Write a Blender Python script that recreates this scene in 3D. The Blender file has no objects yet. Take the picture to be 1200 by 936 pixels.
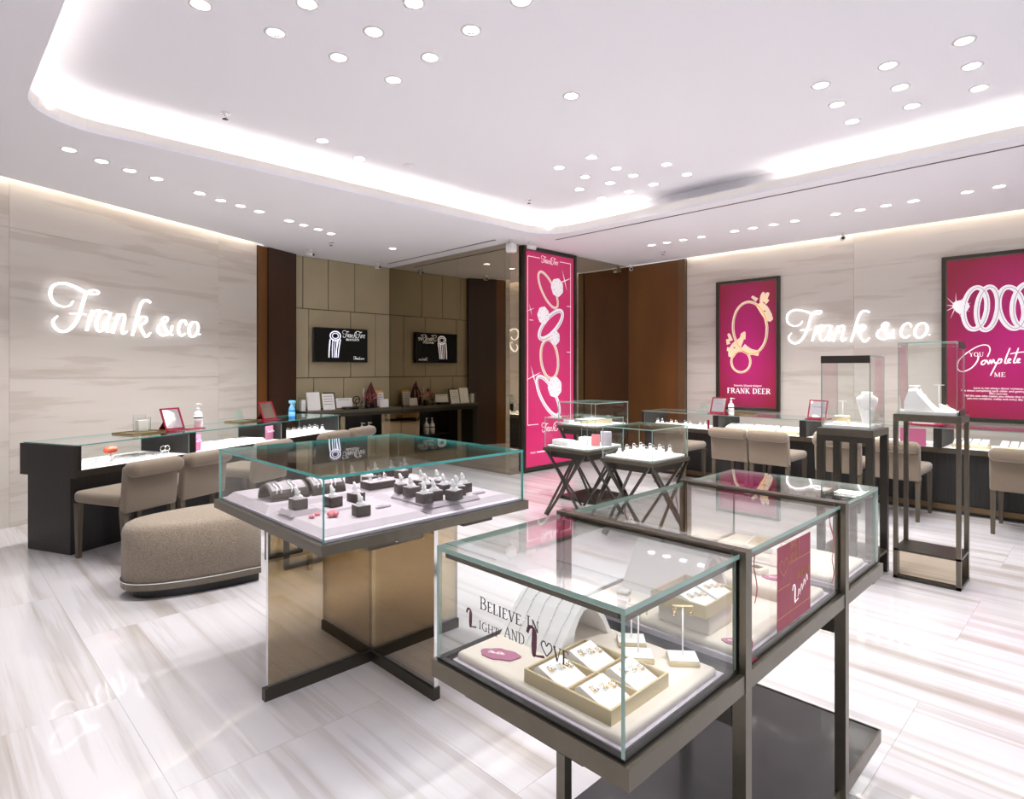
import bpy, bmesh, math, random
from mathutils import Vector, Matrix
R = math.radians
random.seed(7)
scene = bpy.context.scene
COL = scene.collection

# ---------------------------------------------------------------- camera, world, exposure
cam_data = bpy.data.cameras.new('camera')
cam = bpy.data.objects.new('camera', cam_data)
COL.objects.link(cam)
cam.location = (0, 0, 1.4)
cam.rotation_euler = (R(90), 0, R(-44.6))
cam_data.sensor_fit = 'HORIZONTAL'
cam_data.sensor_width = 36
cam_data.lens = 705 / 1200 * 36
cam_data.shift_y = -36 / 1200
cam_data.clip_start = 0.02
scene.camera = cam
scene.view_settings.view_transform = 'Standard'
scene.view_settings.look = 'None'
scene.view_settings.gamma = 1
scene.view_settings.use_curve_mapping = False
scene.view_settings.exposure = 0.60
scene.cycles.max_bounces = 14
scene.cycles.diffuse_bounces = 5
scene.cycles.glossy_bounces = 6
scene.cycles.transparent_max_bounces = 40
scene.cycles.sample_clamp_indirect = 6
world = bpy.data.worlds.new('world')
scene.world = world
world.use_nodes = True
world.node_tree.nodes['Background'].inputs[0].default_value = (0.92, 0.94, 1.0, 1)
world.node_tree.nodes['Background'].inputs[1].default_value = 0.62

# light levels
SPOT_W = 30.0
COVE_W = 1.15      # per metre
WASH_W = 1.2      # per metre
CASE_W = 0.55      # per metre

def area_light(name, loc, size, size_y, energy, rot=(0, 0, 0), color=(1, .95, .88), parent=None, spread=180):
    d = bpy.data.lights.new(name, 'AREA')
    d.shape = 'RECTANGLE'
    d.size, d.size_y = size, size_y
    d.energy = energy
    d.color = color
    d.spread = R(spread)
    o = bpy.data.objects.new(name, d)
    COL.objects.link(o)
    o.location = loc
    o.rotation_euler = rot
    if parent: o.parent = parent
    return o

# ---------------------------------------------------------------- materials
def lin(c):
    return tuple((x / 12.92 if x <= .04045 else ((x + .055) / 1.055) ** 2.4) for x in c)
def rgb(r, g, b):
    return lin((r / 255, g / 255, b / 255)) + (1,)
def new_mat(name):
    m = bpy.data.materials.new(name)
    m.use_nodes = True
    nt = m.node_tree
    return m, nt, nt.nodes['Principled BSDF']
def mat(name, col, rough=.5, metal=0.0, emit=None, es=0, noise=None, bump=None, coat=0, spec=.5, sheen=0):
    """noise=(scale, amount): tonal variation; bump=(scale, strength)"""
    m, nt, b = new_mat(name)
    b.inputs['Base Color'].default_value = col
    b.inputs['Roughness'].default_value = rough
    b.inputs['Metallic'].default_value = metal
    b.inputs['Specular IOR Level'].default_value = spec
    b.inputs['Coat Weight'].default_value = coat
    b.inputs['Coat Roughness'].default_value = .05
    b.inputs['Sheen Weight'].default_value = sheen
    if emit:
        b.inputs['Emission Color'].default_value = emit
        b.inputs['Emission Strength'].default_value = es
    N, L = nt.nodes, nt.links
    if noise or bump:
        tc = N.new('ShaderNodeTexCoord')
    if noise:
        n = N.new('ShaderNodeTexNoise'); n.inputs['Scale'].default_value = noise[0]; n.inputs['Detail'].default_value = 4
        L.new(tc.outputs['Object'], n.inputs['Vector'])
        r = N.new('ShaderNodeValToRGB')
        k = noise[1]
        r.color_ramp.elements[0].position = .3; r.color_ramp.elements[1].position = .7
        r.color_ramp.elements[0].color = tuple(x * (1 - k) for x in col[:3]) + (1,)
        r.color_ramp.elements[1].color = tuple(min(1, x * (1 + k)) for x in col[:3]) + (1,)
        L.new(n.outputs['Fac'], r.inputs['Fac']); L.new(r.outputs['Color'], b.inputs['Base Color'])
    if bump:
        n2 = N.new('ShaderNodeTexNoise'); n2.inputs['Scale'].default_value = bump[0]; n2.inputs['Detail'].default_value = 3
        L.new(tc.outputs['Object'], n2.inputs['Vector'])
        bp = N.new('ShaderNodeBump'); bp.inputs['Strength'].default_value = bump[1]; bp.inputs['Distance'].default_value = .004
        L.new(n2.outputs['Fac'], bp.inputs['Height']); L.new(bp.outputs['Normal'], b.inputs['Normal'])
    return m

def veined(name, c0, c1, c2, stretch, rough=.1, detail=6, coat=0, fine=40, rand=True, spec=.5, joint=None):
    """stone with long streaks; stretch = scale per axis"""
    m, nt, b = new_mat(name)
    N, L = nt.nodes, nt.links
    tc = N.new('ShaderNodeTexCoord')
    mp = N.new('ShaderNodeMapping'); mp.inputs['Scale'].default_value = stretch
    oi = N.new('ShaderNodeObjectInfo')
    ml = N.new('ShaderNodeMath'); ml.operation = 'MULTIPLY'; ml.inputs[1].default_value = 37.0 if rand else 0
    L.new(oi.outputs['Random'], ml.inputs[0])
    cb = N.new('ShaderNodeCombineXYZ')
    for i in range(3): L.new(ml.outputs[0], cb.inputs[i])
    L.new(tc.outputs['Object'], mp.inputs['Vector']); L.new(cb.outputs[0], mp.inputs['Location'])
    n = N.new('ShaderNodeTexNoise'); n.inputs['Scale'].default_value = 1; n.inputs['Detail'].default_value = detail
    n.inputs['Distortion'].default_value = .6; n.inputs['Roughness'].default_value = .55
    L.new(mp.outputs[0], n.inputs['Vector'])
    r = N.new('ShaderNodeValToRGB')
    e = r.color_ramp.elements
    e[0].position = .34; e[0].color = c2
    e[1].position = .56; e[1].color = c0
    x = e.new(.44); x.color = c1
    L.new(n.outputs['Fac'], r.inputs['Fac'])
    n2 = N.new('ShaderNodeTexNoise'); n2.inputs['Scale'].default_value = 3.1; n2.inputs['Detail'].default_value = 8
    L.new(mp.outputs[0], n2.inputs['Vector'])
    mx = N.new('ShaderNodeMix'); mx.data_type = 'RGBA'; mx.blend_type = 'MULTIPLY'; mx.inputs[0].default_value = .35
    r2 = N.new('ShaderNodeValToRGB'); r2.color_ramp.elements[0].position = .40; r2.color_ramp.elements[0].color = (.66, .60, .56, 1)
    r2.color_ramp.elements[1].position = .47; r2.color_ramp.elements[1].color = (1, 1, 1, 1)
    L.new(n2.outputs['Fac'], r2.inputs['Fac'])
    L.new(r.outputs[0], mx.inputs[6]); L.new(r2.outputs[0], mx.inputs[7])
    L.new(mx.outputs[2], b.inputs['Base Color'])
    b.inputs['Roughness'].default_value = rough
    b.inputs['Coat Weight'].default_value = coat
    b.inputs['Coat Roughness'].default_value = .015
    b.inputs['Specular IOR Level'].default_value = spec
    return m

def wood(name, c0, c1, stretch=(60, 60, 2), rough=.35):
    m, nt, b = new_mat(name)
    N, L = nt.nodes, nt.links
    tc = N.new('ShaderNodeTexCoord'); mp = N.new('ShaderNodeMapping'); mp.inputs['Scale'].default_value = stretch
    n = N.new('ShaderNodeTexNoise'); n.inputs['Scale'].default_value = 1; n.inputs['Detail'].default_value = 5
    r = N.new('ShaderNodeValToRGB'); r.color_ramp.elements[0].color = c0; r.color_ramp.elements[1].color = c1
    r.color_ramp.elements[0].position = .35; r.color_ramp.elements[1].position = .7
    L.new(tc.outputs['Object'], mp.inputs[0]); L.new(mp.outputs[0], n.inputs['Vector']); L.new(n.outputs['Fac'], r.inputs[0])
    L.new(r.outputs[0], b.inputs['Base Color']); b.inputs['Roughness'].default_value = rough
    return m

def glass(name, tint, edge=False, refl=.04, power=4.0, maxr=.75):
    """thin clear sheet: see-through with a Schlick-like reflection"""
    m = bpy.data.materials.new(name); m.use_nodes = True
    nt = m.node_tree; N, L = nt.nodes, nt.links
    for n in list(N): N.remove(n)
    out = N.new('ShaderNodeOutputMaterial')
    tr = N.new('ShaderNodeBsdfTransparent'); tr.inputs[0].default_value = tint
    gl = N.new('ShaderNodeBsdfGlossy'); gl.inputs['Roughness'].default_value = 0.0; gl.inputs[0].default_value = (1, 1, 1, 1)
    lw = N.new('ShaderNodeLayerWeight'); lw.inputs['Blend'].default_value = .5
    pw = N.new('ShaderNodeMath'); pw.operation = 'POWER'; pw.inputs[1].default_value = power
    ma = N.new('ShaderNodeMath'); ma.operation = 'MULTIPLY_ADD'; ma.inputs[1].default_value = maxr; ma.inputs[2].default_value = refl
    mix = N.new('ShaderNodeMixShader')
    L.new(lw.outputs['Facing'], pw.inputs[0]); L.new(pw.outputs[0], ma.inputs[0]); L.new(ma.outputs[0], mix.inputs[0])
    L.new(tr.outputs[0], mix.inputs[1]); L.new(gl.outputs[0], mix.inputs[2]); L.new(mix.outputs[0], out.inputs[0])
    return m

M = {}
M['ceiling'] = mat('ceiling_paint', rgb(236, 235, 240), .9, spec=.1)
M['lip'] = mat('ceiling_lip_paint', rgb(240, 236, 232), .8, spec=.1)
M['floor_tile'] = veined('polished_marble', rgb(208, 206, 211), rgb(201, 198, 201), rgb(176, 169, 165), (7.5, .22, 1), rough=.28, spec=.5, coat=.7)
M['grout'] = mat('floor_joint', rgb(214, 208, 207), .5)
M['wall_stone'] = veined('wall_stone', rgb(210, 203, 196), rgb(208, 200, 192), rgb(200, 191, 182), (.3, 1, 3.2), rough=.35)
M['wall_plain'] = mat('wall_paint', rgb(225, 220, 216), .8)
M['beige_panel'] = mat('beige_lacquer_panel', rgb(174, 161, 130), .38, noise=(3, .04))
M['joint_dark'] = mat('panel_joint', rgb(40, 34, 28), .6)
M['bronze_panel'] = wood('bronze_brown_panel', rgb(104, 66, 32), rgb(118, 76, 36), (3, 3, .6), .28)
M['bronze_dark'] = wood('bronze_dark_panel', rgb(58, 36, 24), rgb(66, 42, 28), (3, 3, .6), .38)
M['bronze_trim'] = mat('bronze_trim', rgb(122, 100, 72), .3, .6)
M['mirror'] = mat('bronze_mirror', (.42, .36, .27, 1), .0, 1.0)
M['frame'] = mat('dark_bronze_metal', rgb(112, 106, 94), .28, .8, noise=(30, .05))
M['frame_dark'] = mat('gunmetal', rgb(72, 69, 63), .3, .7)
M['shelf'] = mat('black_lacquer', rgb(40, 40, 42), .22, coat=.2)
M['glass'] = glass('clear_glass', (.975, .985, .98, 1), refl=.012, power=4.5)
M['glass_top'] = glass('clear_glass_top', (.95, .965, .965, 1), refl=.015, power=3.2, maxr=.8)
M['glass_tint'] = glass('bronze_glass', (.64, .54, .36, 1), refl=.18, power=2.5)
M['edge_teal'] = mat('glass_edge_teal', rgb(70, 170, 165), .15, emit=None, coat=.5)
M['edge_pale'] = mat('glass_edge_pale', rgb(146, 176, 166), .12, coat=.5)
M['edge_dark'] = mat('glass_edge_bronze', rgb(110, 98, 74), .1, .4)
M['chrome'] = mat('chrome', (.8, .8, .8, 1), .1, 1)
M['silver'] = mat('silver_jewel', (.85, .85, .86, 1), .12, 1)
M['gold'] = mat('gold_jewel', (.85, .6, .3, 1), .15, 1)
M['brass'] = mat('brass_tray', rgb(140, 124, 78), .3, .8)
M['champagne'] = mat('champagne_box', rgb(205, 188, 152), .35, .3)
M['cream'] = mat('cream_velour', rgb(226, 216, 205), .8, bump=(600, .1))
M['lilac'] = mat('pale_lilac_velour', rgb(184, 172, 181), .8, bump=(600, .1))
M['bed_side'] = mat('lilac_bed_side', rgb(196, 188, 202), .6)
M['white'] = mat('white_acrylic', rgb(244, 243, 243), .35)
M['whitemat'] = mat('white_leather', rgb(240, 238, 238), .6)
M['taupe'] = mat('taupe_block', rgb(72, 62, 57), .5, noise=(80, .08))
M['dark_wood'] = wood('dark_counter_wood', rgb(18, 17, 18), rgb(32, 30, 29), (90, 90, 3), .42)
M['grey_wood'] = wood('grey_counter_wood', rgb(28, 27, 27), rgb(48, 46, 44), (90, 90, 3), .5)
M['fabric'] = mat('taupe_fabric', rgb(122, 108, 92), .9, noise=(180, .10), bump=(500, .5), sheen=.3)
M['tweed'] = mat('speckled_tweed', rgb(146, 133, 118), .95, noise=(170, .38), bump=(420, .8), sheen=.2)
M['chair_leg'] = wood('grey_oak_leg', rgb(72, 64, 52), rgb(92, 82, 68), (60, 60, 4), .45)
M['maroon'] = mat('maroon_print', rgb(150, 34, 66), .4)
M['burgundy'] = mat('burgundy_leather', rgb(140, 22, 52), .35)
M['mauve'] = mat('mauve_card', rgb(176, 110, 140), .6)
M['ribbon'] = mat('ribbon_vinyl', rgb(160, 58, 84), .4)
M['text_dark'] = mat('dark_lettering', rgb(58, 50, 50), .5)
M['text_plum'] = mat('plum_lettering', rgb(98, 48, 66), .5)
M['text_gold'] = mat('gold_lettering', rgb(205, 150, 90), .35, .3)
M['text_white'] = mat('white_lettering', rgb(250, 248, 248), .5, emit=(1, .97, .98, 1), es=.3)
M['sign_white'] = mat('illuminated_letter', (1, 1, 1, 1), .5, emit=(.93, .95, 1, 1), es=1.1)
M['lamp'] = mat('downlight_lens', (1, 1, 1, 1), .5, emit=(1, .98, .95, 1), es=9.0)
M['trim_white'] = mat('white_lamp_trim', rgb(235, 232, 232), .5)
M['lamp_inner'] = mat('grey_lamp_baffle', rgb(60, 58, 58), .5)
M['led'] = mat('led_strip', (1, 1, 1, 1), .5, emit=(1, .93, .82, 1), es=3)
M['black'] = mat('black_plastic', rgb(18, 18, 20), .3)
M['rose'] = mat('rose_petal', rgb(225, 130, 140), .6)
M['coral'] = mat('coral_petal', rgb(215, 80, 55), .6)
M['pinkflower'] = mat('pink_petal', rgb(220, 110, 130), .6)
M['leaf'] = mat('dark_leaf', rgb(50, 66, 74), .6)
M['print'] = mat('printed_paper', rgb(236, 234, 232), .6)
M['blue'] = mat('blue_liquid', rgb(40, 150, 225), .25)
M['lightblue'] = mat('pale_blue_plastic', rgb(130, 200, 235), .3)
M['pinkcard'] = mat('pink_card', rgb(225, 120, 165), .5)
M['hide'] = mat('maroon_hide', rgb(100, 40, 40), .6)
M['tvscreen'] = mat('tv_screen', rgb(5, 5, 7), .08, spec=.3)
M['screen_white'] = mat('screen_picture', rgb(200, 200, 215), .4, emit=(.8, .8, .95, 1), es=.7)
M['art_gold'] = mat('printed_gold', rgb(250, 226, 196), .5, emit=(1, .86, .68, 1), es=.15)
M['art_white'] = mat('printed_platinum', rgb(248, 244, 248), .5, emit=(1, .97, 1, 1), es=.2)
M['art_grey'] = mat('printed_grey', rgb(196, 186, 200), .5, emit=(.75, .7, .8, 1), es=.1)

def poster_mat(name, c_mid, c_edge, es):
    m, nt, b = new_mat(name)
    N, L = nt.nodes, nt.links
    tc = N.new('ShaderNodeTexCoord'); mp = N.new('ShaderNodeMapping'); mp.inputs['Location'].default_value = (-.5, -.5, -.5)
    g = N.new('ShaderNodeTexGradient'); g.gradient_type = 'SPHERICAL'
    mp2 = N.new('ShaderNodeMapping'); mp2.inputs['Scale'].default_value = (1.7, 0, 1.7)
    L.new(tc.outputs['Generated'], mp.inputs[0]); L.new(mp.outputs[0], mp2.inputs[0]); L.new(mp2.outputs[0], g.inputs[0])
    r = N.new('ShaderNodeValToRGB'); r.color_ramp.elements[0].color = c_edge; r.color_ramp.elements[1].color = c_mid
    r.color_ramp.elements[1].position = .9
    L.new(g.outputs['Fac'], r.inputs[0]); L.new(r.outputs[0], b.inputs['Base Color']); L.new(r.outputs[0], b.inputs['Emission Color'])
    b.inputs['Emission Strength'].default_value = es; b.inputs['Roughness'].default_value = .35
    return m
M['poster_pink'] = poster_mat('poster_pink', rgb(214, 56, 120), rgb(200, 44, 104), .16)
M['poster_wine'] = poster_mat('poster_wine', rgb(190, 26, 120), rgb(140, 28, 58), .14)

# ---------------------------------------------------------------- mesh builder
class B:
    def __init__(s):
        s.v, s.f, s.m, s.sm = [], [], [], []
        s.T = None
    def add(s, vs, fs, m=0, smooth=False):
        n = len(s.v)
        for p in vs:
            p = Vector(p)
            if s.T is not None: p = s.T @ p
            s.v.append(tuple(p))
        for f in fs:
            s.f.append([n + i for i in f]); s.m.append(m); s.sm.append(smooth)
        return s
    def box(s, x0, x1, y0, y1, z0, z1, m=0, edge=None, axis=None):
        vs = [(x0, y0, z0), (x1, y0, z0), (x1, y1, z0), (x0, y1, z0), (x0, y0, z1), (x1, y0, z1), (x1, y1, z1), (x0, y1, z1)]
        fs = [(0, 3, 2, 1), (4, 5, 6, 7), (0, 1, 5, 4), (2, 3, 7, 6), (1, 2, 6, 5), (3, 0, 4, 7)]
        ax = [2, 2, 1, 1, 0, 0]
        n = len(s.v)
        s.add(vs, fs, m)
        if edge is not None:
            for i in range(6):
                if ax[i] != axis: s.m[len(s.m) - 6 + i] = edge
        return s
    def rbox(s, x0, x1, y0, y1, z0, z1, r=.01, seg=3, m=0, edges='all'):
        bm = bmesh.new()
        bmesh.ops.create_cube(bm, size=1)
        for v in bm.verts:
            v.co = Vector(((x0 + x1) / 2 + v.co.x * (x1 - x0), (y0 + y1) / 2 + v.co.y * (y1 - y0), (z0 + z1) / 2 + v.co.z * (z1 - z0)))
        es = list(bm.edges)
        if edges == 'top': es = [e for e in es if (e.verts[0].co.z + e.verts[1].co.z) / 2 > (z0 + z1) / 2 + 1e-6]
        if edges == 'vert': es = [e for e in es if abs(e.verts[0].co.z - e.verts[1].co.z) > 1e-6]
        bmesh.ops.bevel(bm, geom=es, offset=r, segments=seg, profile=.5, affect='EDGES', clamp_overlap=True)
        bm.verts.index_update()
        s.add([v.co.copy() for v in bm.verts], [[v.index for v in f.verts] for f in bm.faces], m, True)
        bm.free()
        return s
    def prism(s, poly, z0, z1, m=0, smooth=False):
        n = len(poly)
        vs = [(x, y, z0) for x, y in poly] + [(x, y, z1) for x, y in poly]
        s.add(vs, [tuple(range(n))[::-1], tuple(range(n, 2 * n))], m)
        k = len(s.v) - 2 * n
        for i in range(n):
            j = (i + 1) % n
            s.f.append([k + i, k + j, k + n + j, k + n + i]); s.m.append(m); s.sm.append(smooth)
        return s
    def bar(s, a, b, w, h=None, m=0, up=(0, 0, 1)):
        """square bar from a to b, w across, h in the other direction"""
        h = h or w
        a, b = Vector(a), Vector(b)
        d = (b - a).normalized(); u = Vector(up)
        if abs(d.dot(u)) > .99: u = Vector((0, 1, 0))
        x = d.cross(u).normalized(); y = x.cross(d).normalized()
        vs = []
        for p in (a, b):
            for sx, sy in ((-1, -1), (1, -1), (1, 1), (-1, 1)):
                vs.append(p + x * sx * w / 2 + y * sy * h / 2)
        return s.add(vs, [(0, 1, 2, 3), (7, 6, 5, 4), (0, 4, 5, 1), (1, 5, 6, 2), (2, 6, 7, 3), (3, 7, 4, 0)], m)
    def tube(s, pts, r, n=8, m=0, closed=False):
        P = [Vector(p) for p in pts]
        rings, k = [], len(P)
        rr = r if isinstance(r, (list, tuple)) else [r] * k
        prev = None
        vs = []
        for i, p in enumerate(P):
            if closed: d = (P[(i + 1) % k] - P[i - 1])
            else: d = P[min(i + 1, k - 1)] - P[max(i - 1, 0)]
            d = d.normalized() if d.length > 1e-9 else Vector((0, 0, 1))
            if prev is None:
                u = Vector((0, 0, 1)) if abs(d.z) < .9 else Vector((1, 0, 0))
                x = d.cross(u).normalized()
            else:
                x = (prev - d * prev.dot(d)).normalized()
            prev = x
            y = d.cross(x)
            for j in range(n):
                a = 2 * math.pi * j / n
                vs.append(p + (x * math.cos(a) + y * math.sin(a)) * rr[i])
        fs = []
        for i in range(k if closed else k - 1):
            i2 = (i + 1) % k
            for j in range(n):
                j2 = (j + 1) % n
                fs.append((i * n + j, i * n + j2, i2 * n + j2, i2 * n + j))
        if not closed:
            fs += [tuple(range(n))[::-1], tuple(range((k - 1) * n, k * n))]
        return s.add(vs, fs, m, True)
    def lathe(s, prof, c=(0, 0, 0), n=16, m=0, smooth=True):
        vs = []
        for r, z in prof:
            for j in range(n):
                a = 2 * math.pi * j / n
                vs.append((c[0] + r * math.cos(a), c[1] + r * math.sin(a), c[2] + z))
        fs = []
        for i in range(len(prof) - 1):
            for j in range(n):
                j2 = (j + 1) % n
                fs.append((i * n + j, i * n + j2, (i + 1) * n + j2, (i + 1) * n + j))
        fs += [tuple(range(n))[::-1], tuple(range((len(prof) - 1) * n, len(prof) * n))]
        return s.add(vs, fs, m, smooth)
    def ring(s, c, rad, r, axis=(0, 0, 1), n=14, k=6, m=0):
        ax = Vector(axis).normalized()
        u = ax.cross(Vector((0, 0, 1)) if abs(ax.z) < .9 else Vector((1, 0, 0))).normalized(); w = ax.cross(u)
        pts = [Vector(c) + (u * math.cos(2 * math.pi * i / n) + w * math.sin(2 * math.pi * i / n)) * rad for i in range(n)]
        return s.tube(pts, r, k, m, closed=True)
    def ball(s, c, r, m=0, seg=8, sq=(1, 1, 1)):
        bm = bmesh.new(); bmesh.ops.create_uvsphere(bm, u_segments=seg, v_segments=max(4, seg // 2 + 1), radius=r)
        bm.verts.index_update()
        s.add([Vector((v.co.x * sq[0] + c[0], v.co.y * sq[1] + c[1], v.co.z * sq[2] + c[2])) for v in bm.verts], [[v.index for v in f.verts] for f in bm.faces], m, True)
        bm.free(); return s
    def stroke(s, pts, org, U, V, th=.004, m=0, sub=5, scale=1.0):
        """brush stroke of varying width; pts (u, v, width) in the plane org+U*u+V*v, with thickness th along U x V"""
        org, U, V = Vector(org), Vector(U), Vector(V); W = U.cross(V).normalized()
        P = []
        n = len(pts)
        if n == 2 or sub == 1: P = [tuple(p) for p in pts]
        else:
            for i in range(n - 1):
                p0, p1, p2, p3 = pts[max(i - 1, 0)], pts[i], pts[i + 1], pts[min(i + 2, n - 1)]
                for k in range(sub):
                    t = k / sub
                    q = []
                    for a in range(2):
                        q.append(.5 * (2 * p1[a] + (p2[a] - p0[a]) * t + (2 * p0[a] - 5 * p1[a] + 4 * p2[a] - p3[a]) * t * t + (3 * p1[a] - p0[a] - 3 * p2[a] + p3[a]) * t ** 3))
                    q.append(p1[2] * (1 - t) + p2[2] * t)
                    P.append(tuple(q))
            P.append(tuple(pts[-1]))
        vs = []
        k = len(P)
        for i, (a, b, w) in enumerate(P):
            dx = P[min(i + 1, k - 1)][0] - P[max(i - 1, 0)][0]; dy = P[min(i + 1, k - 1)][1] - P[max(i - 1, 0)][1]
            l = math.hypot(dx, dy) or 1
            nx, ny = -dy / l * w / 2, dx / l * w / 2
            for q in ((a + nx, b + ny), (a - nx, b - ny)):
                p = org + U * q[0] * scale + V * q[1] * scale
                vs += [p, p + W * th]
        fs = [(0, 1, 3, 2), tuple((k - 1) * 4 + j for j in (0, 2, 3, 1))]
        for i in range(k - 1):
            o, p = i * 4, (i + 1) * 4
            fs += [(o + 1, p + 1, p + 3, o + 3), (o, o + 2, p + 2, p), (o, p, p + 1, o + 1), (o + 2, o + 3, p + 3, p + 2)]
        return s.add(vs, fs, m)
    def build(s, name, mats, parent=None, kind=None, label=None):
        me = bpy.data.meshes.new(name)
        me.from_pydata(s.v, [], s.f)
        if not isinstance(mats, (list, tuple)): mats = [mats]
        for x in mats: me.materials.append(M[x] if isinstance(x, str) else x)
        me.polygons.foreach_set('material_index', s.m)
        me.polygons.foreach_set('use_smooth', s.sm)
        me.update()
        bm = bmesh.new(); bm.from_mesh(me); bmesh.ops.recalc_face_normals(bm, faces=bm.faces); bm.to_mesh(me); bm.free()
        o = bpy.data.objects.new(name, me)
        COL.objects.link(o)
        if parent: o.parent = parent
        if kind: o['kind'] = kind
        if label: o['label'] = label
        return o

def thing(name, label, cat, loc=(0, 0, 0), rotz=0, group=None):
    o = bpy.data.objects.new(name, None)
    o.empty_display_size = .05
    COL.objects.link(o)
    o.location = loc; o.rotation_euler = (0, 0, rotz)
    o['label'] = label; o['category'] = cat
    if group: o['group'] = group
    return o
def tag(o, label, cat, group=None):
    o['label'] = label; o['category'] = cat
    if group: o['group'] = group
    return o
def kids(o): return [c for c in bpy.data.objects if c.parent == o]
def dup(src, loc, rotz, label, group=None):
    r = src.copy(); COL.objects.link(r); r.location = loc; r.rotation_euler = (0, 0, rotz)
    r['label'] = label
    if group: r['group'] = group
    for ch in list(src.children):
        c = ch.copy(); COL.objects.link(c); c.parent = r
        for g in list(ch.children):
            d = g.copy(); COL.objects.link(d); d.parent = c
    return r
ORD = ['first', 'second', 'third', 'fourth', 'fifth', 'sixth', 'seventh', 'eighth', 'ninth', 'tenth', 'eleventh', 'twelfth', 'thirteenth', 'fourteenth']
SIGN = {
 'F': [[(0.203, 0.304, 0.0116), (0.173, 0.259, 0.0133), (0.113, 0.242, 0.0166), (0.046, 0.264, 0.0199), (0.009, 0.319, 0.0232), (0.013, 0.391, 0.0249), (0.055, 0.438, 0.0249), (0.132, 0.455, 0.0266), (0.226, 0.432, 0.0299), (0.309, 0.399, 0.0282), (0.373, 0.384, 0.0199), (0.427, 0.392, 0.0133), (0.438, 0.414, 0.0133), (0.4, 0.428, 0.0133), (0.345, 0.413, 0.0149)], [(0.324, 0.402, 0.0232), (0.296, 0.309, 0.0299), (0.266, 0.203, 0.0299), (0.226, 0.108, 0.0299), (0.166, 0.037, 0.0282), (0.103, 0.015, 0.0266), (0.046, 0.049, 0.0232), (0.028, 0.105, 0.0183), (0.067, 0.153, 0.01)], [(0.173, 0.184, 0.01), (0.235, 0.191, 0.0149), (0.314, 0.19, 0.0116)]],
 'r': [[(0.378, 0.233, 0.0232), (0.351, 0.132, 0.0266), (0.324, 0.036, 0.0249)], [(0.351, 0.138, 0.0133), (0.391, 0.213, 0.0183), (0.438, 0.238, 0.0249), (0.463, 0.221, 0.0199)]],
 'a': [[(0.548, 0.209, 0.0166), (0.507, 0.234, 0.0216), (0.448, 0.199, 0.0266), (0.416, 0.11, 0.0282), (0.434, 0.042, 0.0249), (0.481, 0.056, 0.0183), (0.534, 0.153, 0.0166)], [(0.555, 0.228, 0.0232), (0.521, 0.115, 0.0266), (0.52, 0.039, 0.0199), (0.572, 0.06, 0.0133)]],
 'n': [[(0.63, 0.22, 0.0199), (0.607, 0.131, 0.0266), (0.578, 0.026, 0.0249)], [(0.6, 0.127, 0.0149), (0.651, 0.208, 0.0216), (0.693, 0.213, 0.0266), (0.697, 0.161, 0.0266), (0.673, 0.075, 0.0266), (0.683, 0.026, 0.0199), (0.724, 0.055, 0.0133)]],
 'k': [[(0.98, 0.367, 0.0232), (0.937, 0.388, 0.0249), (0.885, 0.362, 0.0266), (0.848, 0.268, 0.0282), (0.812, 0.131, 0.0282), (0.778, 0.012, 0.0249)], [(0.819, 0.137, 0.0149), (0.878, 0.208, 0.0216), (0.932, 0.208, 0.0232), (0.928, 0.161, 0.0199), (0.862, 0.124, 0.0166)], [(0.862, 0.127, 0.0199), (0.891, 0.06, 0.0266), (0.932, 0.011, 0.0249), (0.983, 0.056, 0.0133)]],
 'amp': [[(1.235, 0.147, 0.0216), (1.223, 0.087, 0.0166), (1.172, 0.042, 0.0199), (1.109, 0.037, 0.0249), (1.066, 0.079, 0.0266), (1.082, 0.138, 0.0232), (1.156, 0.176, 0.0199), (1.183, 0.21, 0.0199), (1.158, 0.233, 0.0199), (1.12, 0.202, 0.0232), (1.139, 0.14, 0.0266), (1.183, 0.067, 0.0249), (1.242, 0.043, 0.0166)]],
 'c': [[(1.417, 0.166, 0.0232), (1.396, 0.209, 0.0216), (1.351, 0.201, 0.0249), (1.318, 0.145, 0.0299), (1.318, 0.074, 0.0282), (1.356, 0.043, 0.0216), (1.401, 0.069, 0.0149)]],
 'o': [[(1.534, 0.205, 0.0232), (1.488, 0.194, 0.0266), (1.452, 0.13, 0.0299), (1.458, 0.06, 0.0266), (1.499, 0.038, 0.0232), (1.552, 0.077, 0.0282), (1.572, 0.15, 0.0299), (1.555, 0.197, 0.0232), (1.534, 0.205, 0.0216)]],
 'dot': [[(1.589, 0.072, 0.0266), (1.593, 0.065, 0.0266)]],
}
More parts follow.
